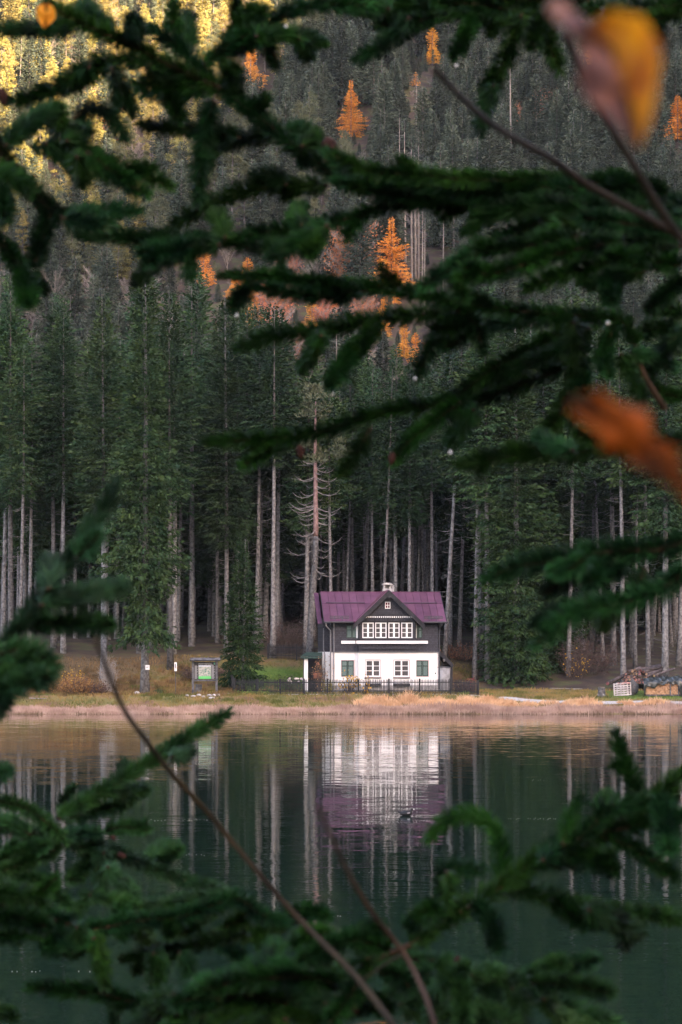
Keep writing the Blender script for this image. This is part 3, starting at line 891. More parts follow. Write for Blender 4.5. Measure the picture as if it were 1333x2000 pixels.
M_ROOF = mat('purple_sheet_roof', (0.086, 0.032, 0.060), 0.6, 0.25, col2=(0.118, 0.047, 0.083), scale=0.9, bump=0.12, bscale=3, obj_rand=0.13)
M_ROOFD = mat('roof_deck', (0.07, 0.022, 0.045), 0.7, 0.2)

def shingle_mat():
    m = bpy.data.materials.new('dark_shingles'); m.use_nodes = True
    nt = m.node_tree; b = nt.nodes['Principled BSDF']; b.inputs['Roughness'].default_value = 0.8; b.inputs['Specular IOR Level'].default_value = 0.2
    tc = nt.nodes.new('ShaderNodeTexCoord'); mp = nt.nodes.new('ShaderNodeMapping')
    mp.inputs['Rotation'].default_value = (math.radians(90), 0, 0)
    nt.links.new(tc.outputs['Object'], mp.inputs['Vector'])
    br = nt.nodes.new('ShaderNodeTexBrick')
    br.inputs['Color1'].default_value = (0.036, 0.035, 0.044, 1); br.inputs['Color2'].default_value = (0.058, 0.056, 0.068, 1); br.inputs['Mortar'].default_value = (0.014, 0.014, 0.017, 1)
    br.inputs['Scale'].default_value = 1.0; br.inputs['Brick Width'].default_value = 0.12; br.inputs['Row Height'].default_value = 0.15; br.inputs['Mortar Size'].default_value = 0.008
    nt.links.new(mp.outputs[0], br.inputs['Vector']); nt.links.new(br.outputs['Color'], b.inputs['Base Color'])
    return m
M_SHING = shingle_mat()

HX, HY, HZ, HROT = 3.68, 203.0, 1.5, math.radians(4.5)
house = thing('house', 'two-storey chalet with white ground floor, dark shingled upper floor and purple metal roof', 'house', (HX, HY, HZ), HROT)
def hx(px): return (px - 752) / 23.25
def hz(py): return CAMZ + (HOR - py) / 23.25 - HZ

def facade(mb, x0, x1, z0, z1, y, th, holes):
    """A wall slab with window openings cut out of it."""
    xs = sorted({x0, x1, *[h[0] for h in holes], *[h[1] for h in holes]}); zs = sorted({z0, z1, *[h[2] for h in holes], *[h[3] for h in holes]})
    for i in range(len(zs) - 1):
        run = None
        for j in range(len(xs) - 1):
            cx, cz = (xs[j] + xs[j + 1]) / 2, (zs[i] + zs[i + 1]) / 2
            if any(h[0] < cx < h[1] and h[2] < cz < h[3] for h in holes):
                if run is not None: mb.box(run, xs[j], y, y + th, zs[i], zs[i + 1]); run = None
            elif run is None: run = xs[j]
        if run is not None: mb.box(run, xs[-1], y, y + th, zs[i], zs[i + 1])

def courses(mb, lim, z0, z1, y, holes, h=0.15, th=0.12):
    """Overlapping shingle courses; lim(z) gives the wall's left and right edge at that height."""
    z = z0
    while z < z1 - 1e-3:
        zt = min(z + h, z1)
        cuts = sorted({z, zt, *[q for hh in holes for q in (hh[2], hh[3]) if z < q < zt]})
        for a, b in zip(cuts[:-1], cuts[1:]):
            xa, xb = lim(b)
            segs = [(xa, xb)]
            for hh in holes:
                if hh[2] < (a + b) / 2 < hh[3]:
                    segs = [s for (p, q) in segs for s in ((p, min(q, hh[0])), (max(p, hh[1]), q)) if s[1] - s[0] > 0.01]
            fa, fb = (a - z) / h, (b - z) / h
            for p, q in segs:
                ya, yb = y - 0.028 * (1 - fa), y - 0.028 * (1 - fb)
                mb.add([(p, ya, a), (q, ya, a), (q, y + th, a), (p, y + th, a), (p, yb, b), (q, yb, b), (q, y + th, b), (p, y + th, b)],
                       [(0, 3, 2, 1), (4, 5, 6, 7), (0, 1, 5, 4), (1, 2, 6, 5), (2, 3, 7, 6), (3, 0, 4, 7)])
        z = zt

def window(x0, x1, z0, z1, y, cols, rows, fr=0.075, mid=0.11, bar=0.045, glass=None, label=None):
    """Frame with bars; each pane is a piece of its own behind it."""
    mb = MB()
    w, h = x1 - x0, z1 - z0
    mb.box(x0, x0 + fr, y, y + 0.08, z0, z1).box(x1 - fr, x1, y, y + 0.08, z0, z1)
    mb.box(x0 + fr, x1 - fr, y, y + 0.08, z0, z0 + fr).box(x0 + fr, x1 - fr, y, y + 0.08, z1 - fr, z1)
    xs = [x0 + fr]
    for c in range(1, cols):
        xc = x0 + w * c / cols
        mb.box(xc - mid / 2, xc + mid / 2, y + 0.002, y + 0.078, z0 + fr, z1 - fr); xs += [xc - mid / 2, xc + mid / 2]
    xs.append(x1 - fr)
    zs = [z0 + fr + (h - 2 * fr) * r / rows for r in range(rows + 1)]
    for r in range(1, rows):
        for c in range(cols):
            mb.box(xs[2 * c], xs[2 * c + 1], y + 0.006, y + 0.074, zs[r] - bar / 2, zs[r] + bar / 2)
    o = mb.build('window', M_WHITE, house)
    if label: o['label'] = label
    for c in range(cols):
        for r in range(rows):
            za = zs[r] + (bar / 2 if r else 0); zb = zs[r + 1] - (bar / 2 if r < rows - 1 else 0)
            MB().box(xs[2 * c], xs[2 * c + 1], y + 0.050, y + 0.060, za, zb).build('pane', glass or M_GLASS, o)
    return o

def shutter(x0, x1, z0, z1, y):
    """Pair of closed louvred shutter leaves."""
    mid = (x0 + x1) / 2
    for a, b in ((x0, mid - 0.006), (mid + 0.006, x1)):
        mb = MB(); f = 0.075
        zm = z0 + (z1 - z0) * 0.64
        mb.box(a, a + f, y, y + 0.05, z0, z1).box(b - f, b, y, y + 0.05, z0, z1)
        for q0, q1 in ((z0, z0 + f), (zm - f / 2, zm + f / 2), (z1 - f, z1)):
            mb.box(a + f, b - f, y + 0.001, y + 0.049, q0, q1)
        o = mb.build('shutter', M_GREEN, house)
        sl = MB()
        for lo, hi in ((z0 + f, zm - f / 2), (zm + f / 2, z1 - f)):
            n = max(2, int((hi - lo) / 0.085)); st = (hi - lo) / n
            for k in range(n):
                zc = lo + (k + 0.5) * st
                sl.add([(a + f, y + 0.01, zc - st * 0.45), (b - f, y + 0.01, zc - st * 0.45), (b - f, y + 0.045, zc + st * 0.42), (a + f, y + 0.045, zc + st * 0.42),
                        (a + f, y + 0.016, zc - st * 0.5), (b - f, y + 0.016, zc - st * 0.5), (b - f, y + 0.05, zc + st * 0.35), (a + f, y + 0.05, zc + st * 0.35)],
                       [(0, 1, 2, 3), (7, 6, 5, 4), (0, 4, 5, 1), (2, 6, 7, 3)])
        s = sl.build('louvres', M_GREENL, o); s['kind'] = 'stuff'

WX0, WX1 = hx(647.5), hx(857)
BX0, BX1, BY = hx(699.5), hx(812.5), -0.45
ZM, ZE, ZRg = hz(1273), 5.96, 8.55           # floor line, eave, ridge
DEP = 8.0
lowwin = [(hx(713.5), hx(742), hz(1321.4), hz(1289.3)), (hx(769), hx(798.5), hz(1321.4), hz(1289.3))]
lowsh = [(hx(667), hx(691.2), hz(1321), hz(1290)), (hx(813.8), hx(837.5), hz(1321), hz(1290))]
upwin = [(hx(a), hx(b), hz(1246.2), hz(1216)) for a, b in ((707, 729.5), (732, 754.5), (758, 780), (783, 805.4))]
upsh = [(hx(677), hx(698.6), hz(1246), hz(1221.5)), (hx(809.8), hx(825.5), hz(1246), hz(1223))]
# ground floor walls
mb = MB()
facade(mb, WX0, BX0, 0.0, ZM, 0.0, 0.3, [lowsh[0]])
facade(mb, BX1, WX1, 0.0, ZM, 0.0, 0.3, [lowsh[1]])
facade(mb, BX0, BX1, 0.0, ZM, BY, 0.3, lowwin)
mb.box(BX0, BX0 + 0.3, BY + 0.3, 0.3, 0, ZM).box(BX1 - 0.3, BX1, BY + 0.3, 0.3, 0, ZM)
mb.box(WX0, WX0 + 0.3, 0.3, DEP, 0, ZM).box(WX1 - 0.3, WX1, 0.3, DEP, 0, ZM).box(WX0 + 0.3, WX1 - 0.3, DEP - 0.3, DEP, 0, ZM)
mb.build('ground_floor_wall', M_PLASTER, house)
mb = MB()
for a, b, y in ((WX0 - 0.03, BX0 - 0.03, -0.03), (BX0 - 0.03, BX1 + 0.03, BY - 0.03), (BX1 + 0.03, WX1 + 0.03, -0.03)):
    mb.box(a, b, y, y + 0.25, -0.4, 0.62)
mb.box(WX0 - 0.03, WX0 + 0.2, 0.23, DEP, -0.4, 0.62)
mb.build('plinth', M_PLINTH, house)
# pale outlines painted on raised plaster bands round the openings and along the corners
mb = MB()
for (a, b, c, d), y in [(h, BY) for h in lowwin] + [(h, 0.0) for h in lowsh]:
    t = 0.07
    mb.box(a - t, a, y - 0.012, y + 0.05, c - t, d + t).box(b, b + t, y - 0.012, y + 0.05, c - t, d + t).box(a, b, y - 0.012, y + 0.05, d, d + t).box(a, b, y - 0.02, y + 0.05, c - t, c)
mb.build('window_surround', M_PINK, house)
mb = MB()
for x, y in ((BX0 + 0.04, BY), (WX0 + 0.05, 0.0), (WX1 - 0.09, 0.0), (BX0 - 0.27, 0.0)):
    mb.box(x, x + 0.04, y - 0.01, y + 0.02, 0.63, ZM - 0.02)
mb.build('corner_moulding', M_PINK, house)
for (a, b, c, d) in lowwin:
    window(a, b, c, d, BY + 0.05, 2, 3, fr=0.08, mid=0.12)
    MB().box(a - 0.1, b + 0.1, BY - 0.09, BY - 0.021, c - 0.14, c - 0.075).build('window_sill', M_DARKW, house)
    MB().box(a - 0.04, b + 0.04, BY - 0.30, BY - 0.03, c - 0.78, c - 0.56).build('flower_box', M_DARKW, house)
for h in lowsh: shutter(*h, 0.02)
# upper floor: shingle courses
mb = MB()
courses(mb, lambda z: (WX0, BX0), ZM, ZE + 0.25, 0.0, [upsh[0]])
courses(mb, lambda z: (BX1, WX1), ZM, ZE + 0.25, 0.0, [upsh[1]])
GXC, GAP = 0.26, 8.6                        # gable centre and apex height
def glim(z):
    w = (GAP - 0.22 - z) / 0.954
    return (max(BX0 + 0.02, GXC - w), min(BX1 - 0.02, GXC + w))
gw = (hx(751.4), hx(762), hz(1189), hz(1175.6))
courses(mb, glim, ZM, GAP - 0.4, BY, upwin + [gw])
mb.box(BX0 + 0.02, BX0 + 0.14, BY + 0.12, 0.0, ZM, ZE + 0.3).box(BX1 - 0.14, BX1 - 0.02, BY + 0.12, 0.0, ZM, ZE + 0.3)
mb.build('shingle_wall', M_SHING, house)
mb = MB()
for xx, sg in ((WX0, 1), (WX1, -1)):        # gable ends, clad in the same shingles
    mb.prism([(xx, 0.12, ZM), (xx, DEP, ZM), (xx, DEP, ZE + 0.25), (xx, 4.0, ZRg - 0.14), (xx, 0.12, ZE + 0.22)], (0.12 * sg, 0, 0))
mb.box(WX0 + 0.12, WX1 - 0.12, DEP - 0.12, DEP, ZM, ZE + 0.2)
mb.build('gable_end_wall', M_SHING, house)
for h in upwin: window(*h, BY + 0.03, 2, 3, fr=0.085, mid=0.15, bar=0.05)
window(*gw, BY + 0.02, 2, 2, fr=0.065, mid=0.05, glass=M_GLASSR)
for h in upsh: shutter(*h, 0.02)
MB().box(BX0 - 0.16, BX0 - 0.02, -0.10, 0.0, upwin[0][2], upwin[0][3]).build('white_casing', M_WHITE, house)
MB().box(BX1 + 0.02, BX1 + 0.07, -0.10, 0.0, upwin[0][2], upwin[0][3] - 0.05).build('white_casing', M_WHITE, house)
# timber bands
mb = MB()
mb.box(WX0 - 0.03, BX0 - 0.001, -0.10, 0.0, ZM - 0.06, ZM - 0.001).box(BX1 + 0.001, WX1 + 0.03, -0.10, 0.0, ZM - 0.06, ZM - 0.001).box(BX0 - 0.05, BX1 + 0.05, BY - 0.13, BY - 0.031, ZM - 0.06, ZM + 0.0)
mb.build('floor_band', M_ZINC, house)
MB().box(BX0 - 0.02, BX1 + 0.02, BY - 0.16, BY - 0.03, ZM + 0.20, ZM + 0.25).build('drip_board', M_DARKW, house)
mb = MB()
for x in (BX0 + 0.10, hx(730.8), hx(756.2), hx(781.6), BX1 - 0.10):
    mb.box(x - 0.05, x + 0.05, BY - 0.07, BY - 0.03, upwin[0][2] - 0.1, upwin[0][3] + 0.3)
mb.box(BX0, BX1, BY - 0.10, BY - 0.071, upwin[0][2] - 0.13, upwin[0][2] - 0.04).box(BX0, BX1, BY - 0.10, BY - 0.071, upwin[0][3] + 0.10, upwin[0][3] + 0.16)
mb.build('bay_timber', M_DARKW, house)
# flower trough in white slats under the windows
for a, b, y in ((hx(666.5), hx(694), -0.22), (hx(695), hx(815), BY - 0.30), (hx(815.5), hx(836), -0.22)):
    mb = MB()
    z0, z1 = hz(1257.3), hz(1251.6)
    mb.box(a, b, y, y + 0.02, z1 - 0.075, z1).box(a, b, y, y + 0.02, z0, z0 + 0.075)
    n = max(3, int((b - a) / 0.44))
    for k in range(n + 1):
        x = a + (b - a - 0.05) * k / n
        mb.box(x, x + 0.05, y - 0.012, y + 0.0, z0, z1)
    mb.box(a, a + 0.02, y + 0.021, y + 0.2, z0, z1).box(b - 0.02, b, y + 0.021, y + 0.2, z0, z1).box(a + 0.02, b - 0.02, y + 0.05, y + 0.2, z0 + 0.01, z1 - 0.03)
    mb.build('trough_rail', M_WHITE, house)
# scalloped white trim under the gable
mb = MB()
z0 = hz(1205.6); xa, xb = hx(709), hx(805)
mb.box(xa, xb, BY - 0.15, BY - 0.10, z0 + 0.05, z0 + 0.30)
mb.build('gable_board', M_DARKW, house)
mb = MB()
n = 26; st = (xb - xa) / n
for k in range(n):
    x = xa + (k + 0.5) * st
    mb.prism([(x - st * 0.30, BY - 0.17, z0 + 0.07), (x + st * 0.30, BY - 0.17, z0 + 0.07), (x + st * 0.2, BY - 0.17, z0 - 0.05), (x - st * 0.2, BY - 0.17, z0 - 0.05)], (0, 0.018, 0))
mb.build('scalloped_trim', M_WHITE, house)['kind'] = 'stuff'

# roof: deck below, then folded metal sheets with standing seams, each its own piece
SL = (ZRg - ZE) / 4.6
def ry(z): return (z - ZE) / SL - 0.6
RX0, RX1 = -5.16, 5.16
mb = MB()
mb.prism([(RX0 + 0.02, 3.6, ZRg - 0.3), (RX0 + 0.02, 4.0, ZRg - 0.02), (RX0 + 0.02, 8.6, ZE - 0.02), (RX0 + 0.02, 8.6, ZE - 0.14), (RX0 + 0.02, 4.0, ZRg - 0.16)], (RX1 - RX0 - 0.04, 0, 0))
for sg, xe in ((-1, RX0 + 0.02), (1, RX1 - 0.02)):
    q = [(xe, -0.58, ZE - 0.02), (GXC + sg * 2.78, -0.58, ZE - 0.02), (GXC + sg * 0.05, 3.98, ZRg - 0.025), (xe, 3.98, ZRg - 0.025)]
    mb.prism(q, (0, 0, -0.12))
roof = mb.build('roof', M_ROOFD, house)
DSL = 0.954
mb = MB()
for sg in (-1, 1):
    q = []
    for z, yy in ((GAP - 0.02, -1.0), (ZE - 0.06, -1.0), (ZE - 0.06, ry(ZE) + 0.2), (GAP - 0.02, 3.9)):
        q.append((GXC + sg * (GAP - z) / DSL, yy, z))
    mb.prism(q, (0, 0, -0.10))
mb.build('gable_deck', M_DARKW, roof)
def clip(poly, f):
    out = []
    for i in range(len(poly)):
        a, b = poly[i], poly[(i + 1) % len(poly)]
        fa, fb = f(*a), f(*b)
        if fa >= 0: out.append(a)
        if (fa >= 0) != (fb >= 0):
            t = fa / (fa - fb); out.append((a[0] + (b[0] - a[0]) * t, a[1] + (b[1] - a[1]) * t))
    return out
nrm_m = Vector((0, -SL, 1)).normalized()
def main_sheet(a, b, z0, z1, side):
    poly = [(a, z0), (b, z0), (b, z1), (a, z1)]
    if side < 0: poly = clip(poly, lambda x, z: (GXC - (GAP - z) / DSL - 0.03) - x)
    else: poly = clip(poly, lambda x, z: x - (GXC + (GAP - z) / DSL + 0.03))
    if len(poly) < 3: return
    mb = MB()
    mb.prism([(x, ry(z), z) for x, z in poly], nrm_m * 0.018)
    zs = [z for x, z in poly if abs(x - a) < 1e-4]
    if len(zs) == 2 and abs(zs[0] - zs[1]) > 0.05:                       # standing seam on the left edge
        za, zb = min(zs), max(zs)
        mb.bar(Vector((a, ry(za), za)) + nrm_m * 0.03, Vector((a, ry(zb), zb)) + nrm_m * 0.03, 0.022, 0.05, up=nrm_m)
    mb.build('roof_sheet', M_ROOF, roof)
xs = list(np.linspace(RX0, RX1, 18))
for a, b in zip(xs[:-1], xs[1:]):
    for z0, z1 in ((ZE, ZE + 1.55), (ZE + 1.575, ZRg)):
        main_sheet(a + 0.016, b - 0.016, z0, z1, -1); main_sheet(a + 0.016, b - 0.016, z0, z1, 1)
for sg in (-1, 1):
    n2 = Vector((sg * DSL, 0, 1)).normalized()
    ys = [-1.02, -0.35, 0.28, 0.9, 1.55, 2.2, 2.85, 3.5, 4.0]
    for a, b in zip(ys[:-1], ys[1:]):
        poly = clip([(a, ZE - 0.06), (b - 0.006, ZE - 0.06), (b - 0.006, GAP), (a, GAP)], lambda y, z: ry(z) - 0.02 - y if z > ZE else -0.62 + 0 * y - y)
        if len(poly) < 3: continue
        mb = MB().prism([(GXC + sg * (GAP - z) / DSL, y, z) for y, z in poly], n2 * 0.018)
        zs = [z for y, z in poly if abs(y - a) < 1e-4]
        if len(zs) == 2 and a > -1:
            P = [Vector((GXC + sg * (GAP - z) / DSL, a, z)) + n2 * 0.03 for z in zs]
            mb.bar(P[0], P[1], 0.022, 0.05, up=n2)
        mb.build('roof_sheet', M_ROOF, roof)
MB().bar((RX0, 4.0, ZRg + 0.03), (RX1, 4.0, ZRg + 0.03), 0.22, 0.04).build('ridge_cap', M_ROOF, roof)
# back slope in one covering
MB().prism([(RX0, 4.02, ZRg - 0.002), (RX1, 4.02, ZRg - 0.002), (RX1, 8.62, ZE), (RX0, 8.62, ZE)], (0, 0, 0.02)).build('back_slope_covering', M_ROOF, roof)
# bargeboards of the front gable and the two ends
mb = MB()
for sg in (-1, 1):
    for dy, w, dz in ((-1.06, 0.22, -0.16), (-1.115, 0.10, -0.05)):
        a = Vector((GXC, dy, GAP + dz)); b = Vector((GXC + sg * 3.02, dy, GAP + dz - 3.02 * DSL))
        mb.bar(a, b, 0.05, w, up=(0, -1, 0)) if False else mb.prism([a, b, b + Vector((0, 0, -w * 1.35)), a + Vector((0, 0, -w * 1.35))], (0, 0.05, 0))
mb.prism([(GXC - 0.16, -1.13, GAP - 0.22), (GXC + 0.16, -1.13, GAP - 0.22), (GXC + 0.10, -1.13, GAP - 0.66), (GXC, -1.13, GAP - 0.74), (GXC - 0.10, -1.13, GAP - 0.66)], (0, 0.05, 0))
mb.build('bargeboard', M_DARKW, roof)
mb = MB()
for x in (RX0 - 0.03, RX1 - 0.03):
    for y0, z0_, y1, z1_ in ((-0.62, ZE - 0.02, 4.0, ZRg), (4.0, ZRg, 8.62, ZE - 0.02)):
        mb.prism([(x, y0, z0_ + 0.03), (x, y1, z1_ + 0.03), (x, y1, z1_ - 0.2), (x, y0, z0_ - 0.2)], (0.06, 0, 0))
mb.build('end_bargeboard', M_DARKW, roof)
# rear wing that shows past the left gable
mb = MB()
wx0, wx1, dy, dz = -5.62, -5.24, 1.3, -0.62
mb.prism([(wx0, ry(ZE) + dy - 0.3, ZE + dz + 0.45), (wx1, ry(ZE) + dy - 0.3, ZE + dz + 0.45), (wx1, 4.0 + dy, ZRg + dz + 0.56), (wx0, 4.0 + dy, ZRg + dz + 0.56)], (0, 0, 0.03))
mb.build('rear_wing_roof', M_ROOF, roof)
MB().box(-5.12, WX0 - 0.004, 1.6, 7.5, ZM, ZE + 0.35).build('rear_wing_upper_wall', M_SHING, house)
MB().box(-5.12, WX0 - 0.004, 1.6, 7.5, -0.4, ZM - 0.002).build('rear_wing_wall', M_PLASTER, house)
# gutters, downpipes
mb = MB()
mb.tube([(RX0, -0.68, ZE - 0.06), (GXC - 2.95, -0.68, ZE - 0.06)], 0.065, 8).tube([(GXC + 2.95, -0.68, ZE - 0.06), (RX1 + 0.1, -0.68, ZE - 0.06)], 0.065, 8)
mb.build('gutter', M_PIPE, roof)
MB().tube([(-5.0, -0.62, ZE - 0.1), (-5.0, -0.6, ZE - 0.35), (-4.6, -0.25, ZE - 0.75), (-4.58, -0.12, ZE - 1.1), (-4.58, -0.12, 0.3)], 0.055, 8).build('downpipe', M_ZINC, house)
MB().tube([(-4.35, -0.6, ZE - 0.12), (-4.30, -0.12, ZE - 0.5), (-4.30, -0.12, 0.3)], 0.05, 8).build('downpipe', M_ZINC, house)
MB().tube([(4.75, -0.62, ZE - 0.1), (4.75, -0.6, ZE - 0.3), (4.62, -0.2, ZE - 0.7), (4.60, -0.1, ZE - 1.0), (4.60, -0.1, 0.3)], 0.055, 8).build('downpipe', M_PIPE, house)
MB().tube([(-5.1, 0.9, ZM + 2.0), (-5.1, 0.9, ZM + 0.2), (-5.0, 0.7, ZM - 0.2), (-5.0, 0.7, 0.3)], 0.045, 8).build('downpipe', M_ZINC, house)
# snow rails and snow guards
for a, b in ((hx(640), hx(716.5)), (hx(791), hx(861))):
    z = ZE + 1.55; P = Vector((0, ry(z), z)) + nrm_m * 0.09
    MB().tube([(a, P.y, P.z), (b, P.y, P.z)], 0.03, 6).build('snow_rail', M_PIPE, roof)
for a, b in ((hx(644), hx(681)), (hx(829), hx(865))):
    z = ZE + 0.22; P = Vector((0, ry(z), z)) + nrm_m * 0.05
    mb = MB().bar((a, P.y, P.z), (b, P.y, P.z), 0.02, 0.03).bar((a, P.y, P.z + 0.20), (b, P.y, P.z + 0.20), 0.02, 0.03)
    n = 22
    for k in range(n + 1):
        x = a + (b - a) * k / n; mb.box(x - 0.012, x + 0.012, P.y - 0.008, P.y + 0.008, P.z, P.z + 0.2)
    for f in (0.25, 0.66):
        x = a + (b - a) * f; mb.bar((x, P.y + 0.02, P.z + 0.2), (x, P.y - 0.3, P.z - 0.17), 0.05)
    mb.build('snow_guard', M_PIPE, roof)
# chimney
M_CHIM = mat('chimney_render', (0.30, 0.28, 0.275), 0.9, 0.1, col2=(0.46, 0.43, 0.42), scale=4, bump=0.4)
cx, cy = hx(766.5), 4.3
mb = MB()
mb.box(cx - 0.40, cx + 0.40, cy - 0.35, cy + 0.35, ZRg - 0.5, ZRg + 0.30)
mb.box(cx - 0.34, cx - 0.20, cy - 0.3, cy + 0.3, ZRg + 0.30, ZRg + 0.62).box(cx + 0.18, cx + 0.32, cy - 0.3, cy + 0.3, ZRg + 0.30, ZRg + 0.62)
mb.box(cx - 0.2, cx + 0.18, cy + 0.2, cy + 0.3, ZRg + 0.30, ZRg + 0.62)
mb.box(cx + 0.40, cx + 0.56, cy - 0.25, cy + 0.25, ZRg - 0.5, ZRg + 0.52)
ch = mb.build('chimney', M_CHIM, roof)
MB().prism([(cx - 0.46, cy - 0.42, ZRg + 0.62), (cx + 0.44, cy - 0.42, ZRg + 0.62), (cx + 0.44, cy - 0.42, ZRg + 0.70), (cx + 0.2, cy - 0.42, ZRg + 0.80), (cx - 0.2, cy - 0.42, ZRg + 0.80), (cx - 0.46, cy - 0.42, ZRg + 0.70)], (0, 0.84, 0)).build('chimney_cap', M_CHIM, ch)
MB().box(cx + 0.36, cx + 0.60, cy - 0.3, cy + 0.3, ZRg + 0.521, ZRg + 0.60).build('chimney_cap', M_PLINTH, ch)
# little lamp on the right of the wall
MB().box(hx(850.5), hx(852.5), -0.08, -0.002, hz(1317), hz(1313.5)).build('wall_tap', M_PIPE, house)

# covered lean-to stair on the right gable
st = thing('lean_to', 'dark timber lean-to sloping down from the right wall of the house', 'lean-to', (HX, HY, HZ), HROT)
x0 = hx(858.2)
MB().prism([(x0, 1.0, hz(1266)), (hx(888.5), 1.0, hz(1295)), (hx(890), 1.0, hz(1300)), (hx(888), 1.0, hz(1303)), (hx(876), 1.0, hz(1293)), (x0, 1.0, hz(1276))], (0, 3.2, 0)).build('roof', M_DARKW, st)
MB().box(hx(883), hx(888.5), 1.05, 1.2, -0.3, hz(1302)).box(hx(876), hx(888), 3.8, 4.0, -0.3, hz(1300)).build('post', M_DARKW, st)
MB().box(hx(880), hx(889), 1.3, 3.7, -0.3, hz(1318)).build('side_boards', M_DARKW, st)
ln = thing('lantern', 'small dark lantern hanging under the lean-to roof', 'lantern', (HX, HY, HZ), HROT)
MB().tube([(hx(871), 0.93, hz(1281)), (hx(871), 0.93, hz(1287))], 0.015, 6).build('hanger', M_PIPE, ln)
mb = MB()
for z, r in ((hz(1287), 0.05), (hz(1288.5), 0.09)): pass
mb.tube([(hx(871), 0.93, hz(1287)), (hx(871), 0.93, hz(1288.4)), (hx(871), 0.93, hz(1292)), (hx(871), 0.93, hz(1293))], [0.03, 0.11, 0.07, 0.05], 6)
mb.build('lamp_body', M_ZINC, ln)
tk = thing('water_tank', 'grey covered tank standing behind the fence by the right wall', 'tank', (HX, HY, HZ), HROT)
mb = MB()
pr = []
for z, r in ((-0.35, 0.44), (0.3, 0.46), (0.9, 0.52), (hz(1304), 0.56)):
    pr.append((z, r))
mb.tube([(hx(868.5), 0.25, z) for z, r in pr], [r for z, r in pr], 14)
mb.build('body', mat('grey_sheeting', (0.17, 0.165, 0.17), 0.6, 0.3, col2=(0.27, 0.26, 0.27), scale=3, bump=0.4, bscale=4), tk, smooth=True)
mb = MB().tube([(hx(868.5), 0.25, hz(1304)), (hx(868.5), 0.25, hz(1302.5)), (hx(868.5), 0.25, hz(1301.5))], [0.62, 0.60, 0.2], 14)
mb.build('lid', M_PIPE, tk)

# small wood store with green roof on the left
ws = thing('wood_store', 'small open wood store with green shingle roof and white post left of the house', 'shed', (0, 0, 0))
def wp(px, py, d): return at(px, py, d)
M_GROOF = mat('green_roof', (0.022, 0.050, 0.042), 0.7, 0.3, var=0.3, scale=6)
dS = 204.0
def Xs(px): return X(px, dS)
def Zs(py): return float(at(0, py, dS).z)
r0 = MB()
for k in range(5):
    f0, f1 = k / 5, (k + 1) / 5 + 0.03
    y0, z0_ = 203.2 + 1.2 * f0, Zs(1283) + 0.36 * f0; y1, z1_ = 203.2 + 1.2 * f1, Zs(1283) + 0.36 * f1
    r0.prism([(Xs(588) + 0.10 * k, y0, z0_ + 0.03), (Xs(630), y0, z0_ + 0.03), (Xs(630), y1, z1_), (Xs(588) + 0.10 * k, y1, z1_)], (0, 0, 0.025))
r0.build('roof', M_GROOF, ws)
MB().box(Xs(588), Xs(630), 203.2, 203.26, Zs(1286), Zs(1283.2)).build('eave_board', M_GROOF, ws)
MB().box(Xs(594.5), Xs(602), 203.45, 203.62, 1.45, Zs(1286.2)).build('post', M_PLASTER, ws)
MB().box(Xs(602), Xs(632), 205.2, 205.3, 1.4, Zs(1280)).box(Xs(593), Xs(596), 203.7, 205.2, 1.4, Zs(1283)).build('back_boards', M_DARKW, ws)
M_LOGEND = mat('cut_wood', (0.40, 0.22, 0.14), 0.85, 0.1, col2=(0.56, 0.35, 0.23), scale=5, obj_rand=0.15)
rr = random.Random(3)
mb = MB()
for k in range(9):
    a = (Xs(604) + rr.uniform(0, 1.1), 204.0 + rr.uniform(0, 0.8), 1.6); mb.bar(a, (a[0] + rr.uniform(-0.5, 0.5), a[1] + 0.2, 1.5 + rr.uniform(0.8, 1.7)), 0.05)
mb.build('leaning_boards', M_DARKW, ws)
tag(MB().box(Xs(615), Xs(618), 203.5, 203.8, Zs(1323), Zs(1314)).box(Xs(623), Xs(625), 203.5, 203.8, Zs(1321), Zs(1315)).box(Xs(613), Xs(629), 203.81, 204.3, Zs(1325), Zs(1314)).build('crate', mat('orange_crate', (0.26, 0.09, 0.06), 0.7, 0.3, var=0.3)), 'reddish crate standing in the small wood store', 'crate')
tag(MB().tube([(Xs(621), 204.2, Zs(1300)), (Xs(621), 204.2, Zs(1298)), (Xs(621), 204.2, Zs(1295)), (Xs(621), 204.2, Zs(1293))], [0.05, 0.13, 0.12, 0.04], 10).build('hanging_pot', mat('terracotta', (0.34, 0.15, 0.11), 0.8, 0.2)), 'terracotta pot hanging inside the small wood store', 'pot')

# ------------------------------------------------------------------ fences
M_FENCE = mat('dark_fence', (0.020, 0.020, 0.023), 0.75, 0.25, var=0.4, scale=4, obj_rand=0.25)
M_KERB = mat('fence_kerb', (0.40, 0.38, 0.38), 0.9, 0.1, var=0.2, scale=3)
def picket_mesh(h, w=0.055, t=0.022):
    mb = MB()
    mb.add([(-w / 2, -t / 2, 0), (w / 2, -t / 2, 0), (w / 2, t / 2, 0), (-w / 2, t / 2, 0), (-w / 2, -t / 2, h - 0.05), (w / 2, -t / 2, h - 0.05), (w / 2, t / 2, h - 0.05), (-w / 2, t / 2, h - 0.05), (0, -t / 2, h), (0, t / 2, h)],
           [(0, 1, 5, 4), (1, 2, 6, 5), (2, 3, 7, 6), (3, 0, 4, 7), (4, 5, 8), (6, 7, 9), (5, 6, 9, 8), (7, 4, 8, 9), (0, 3, 2, 1)])
    return mb.mesh('picket', M_FENCE)
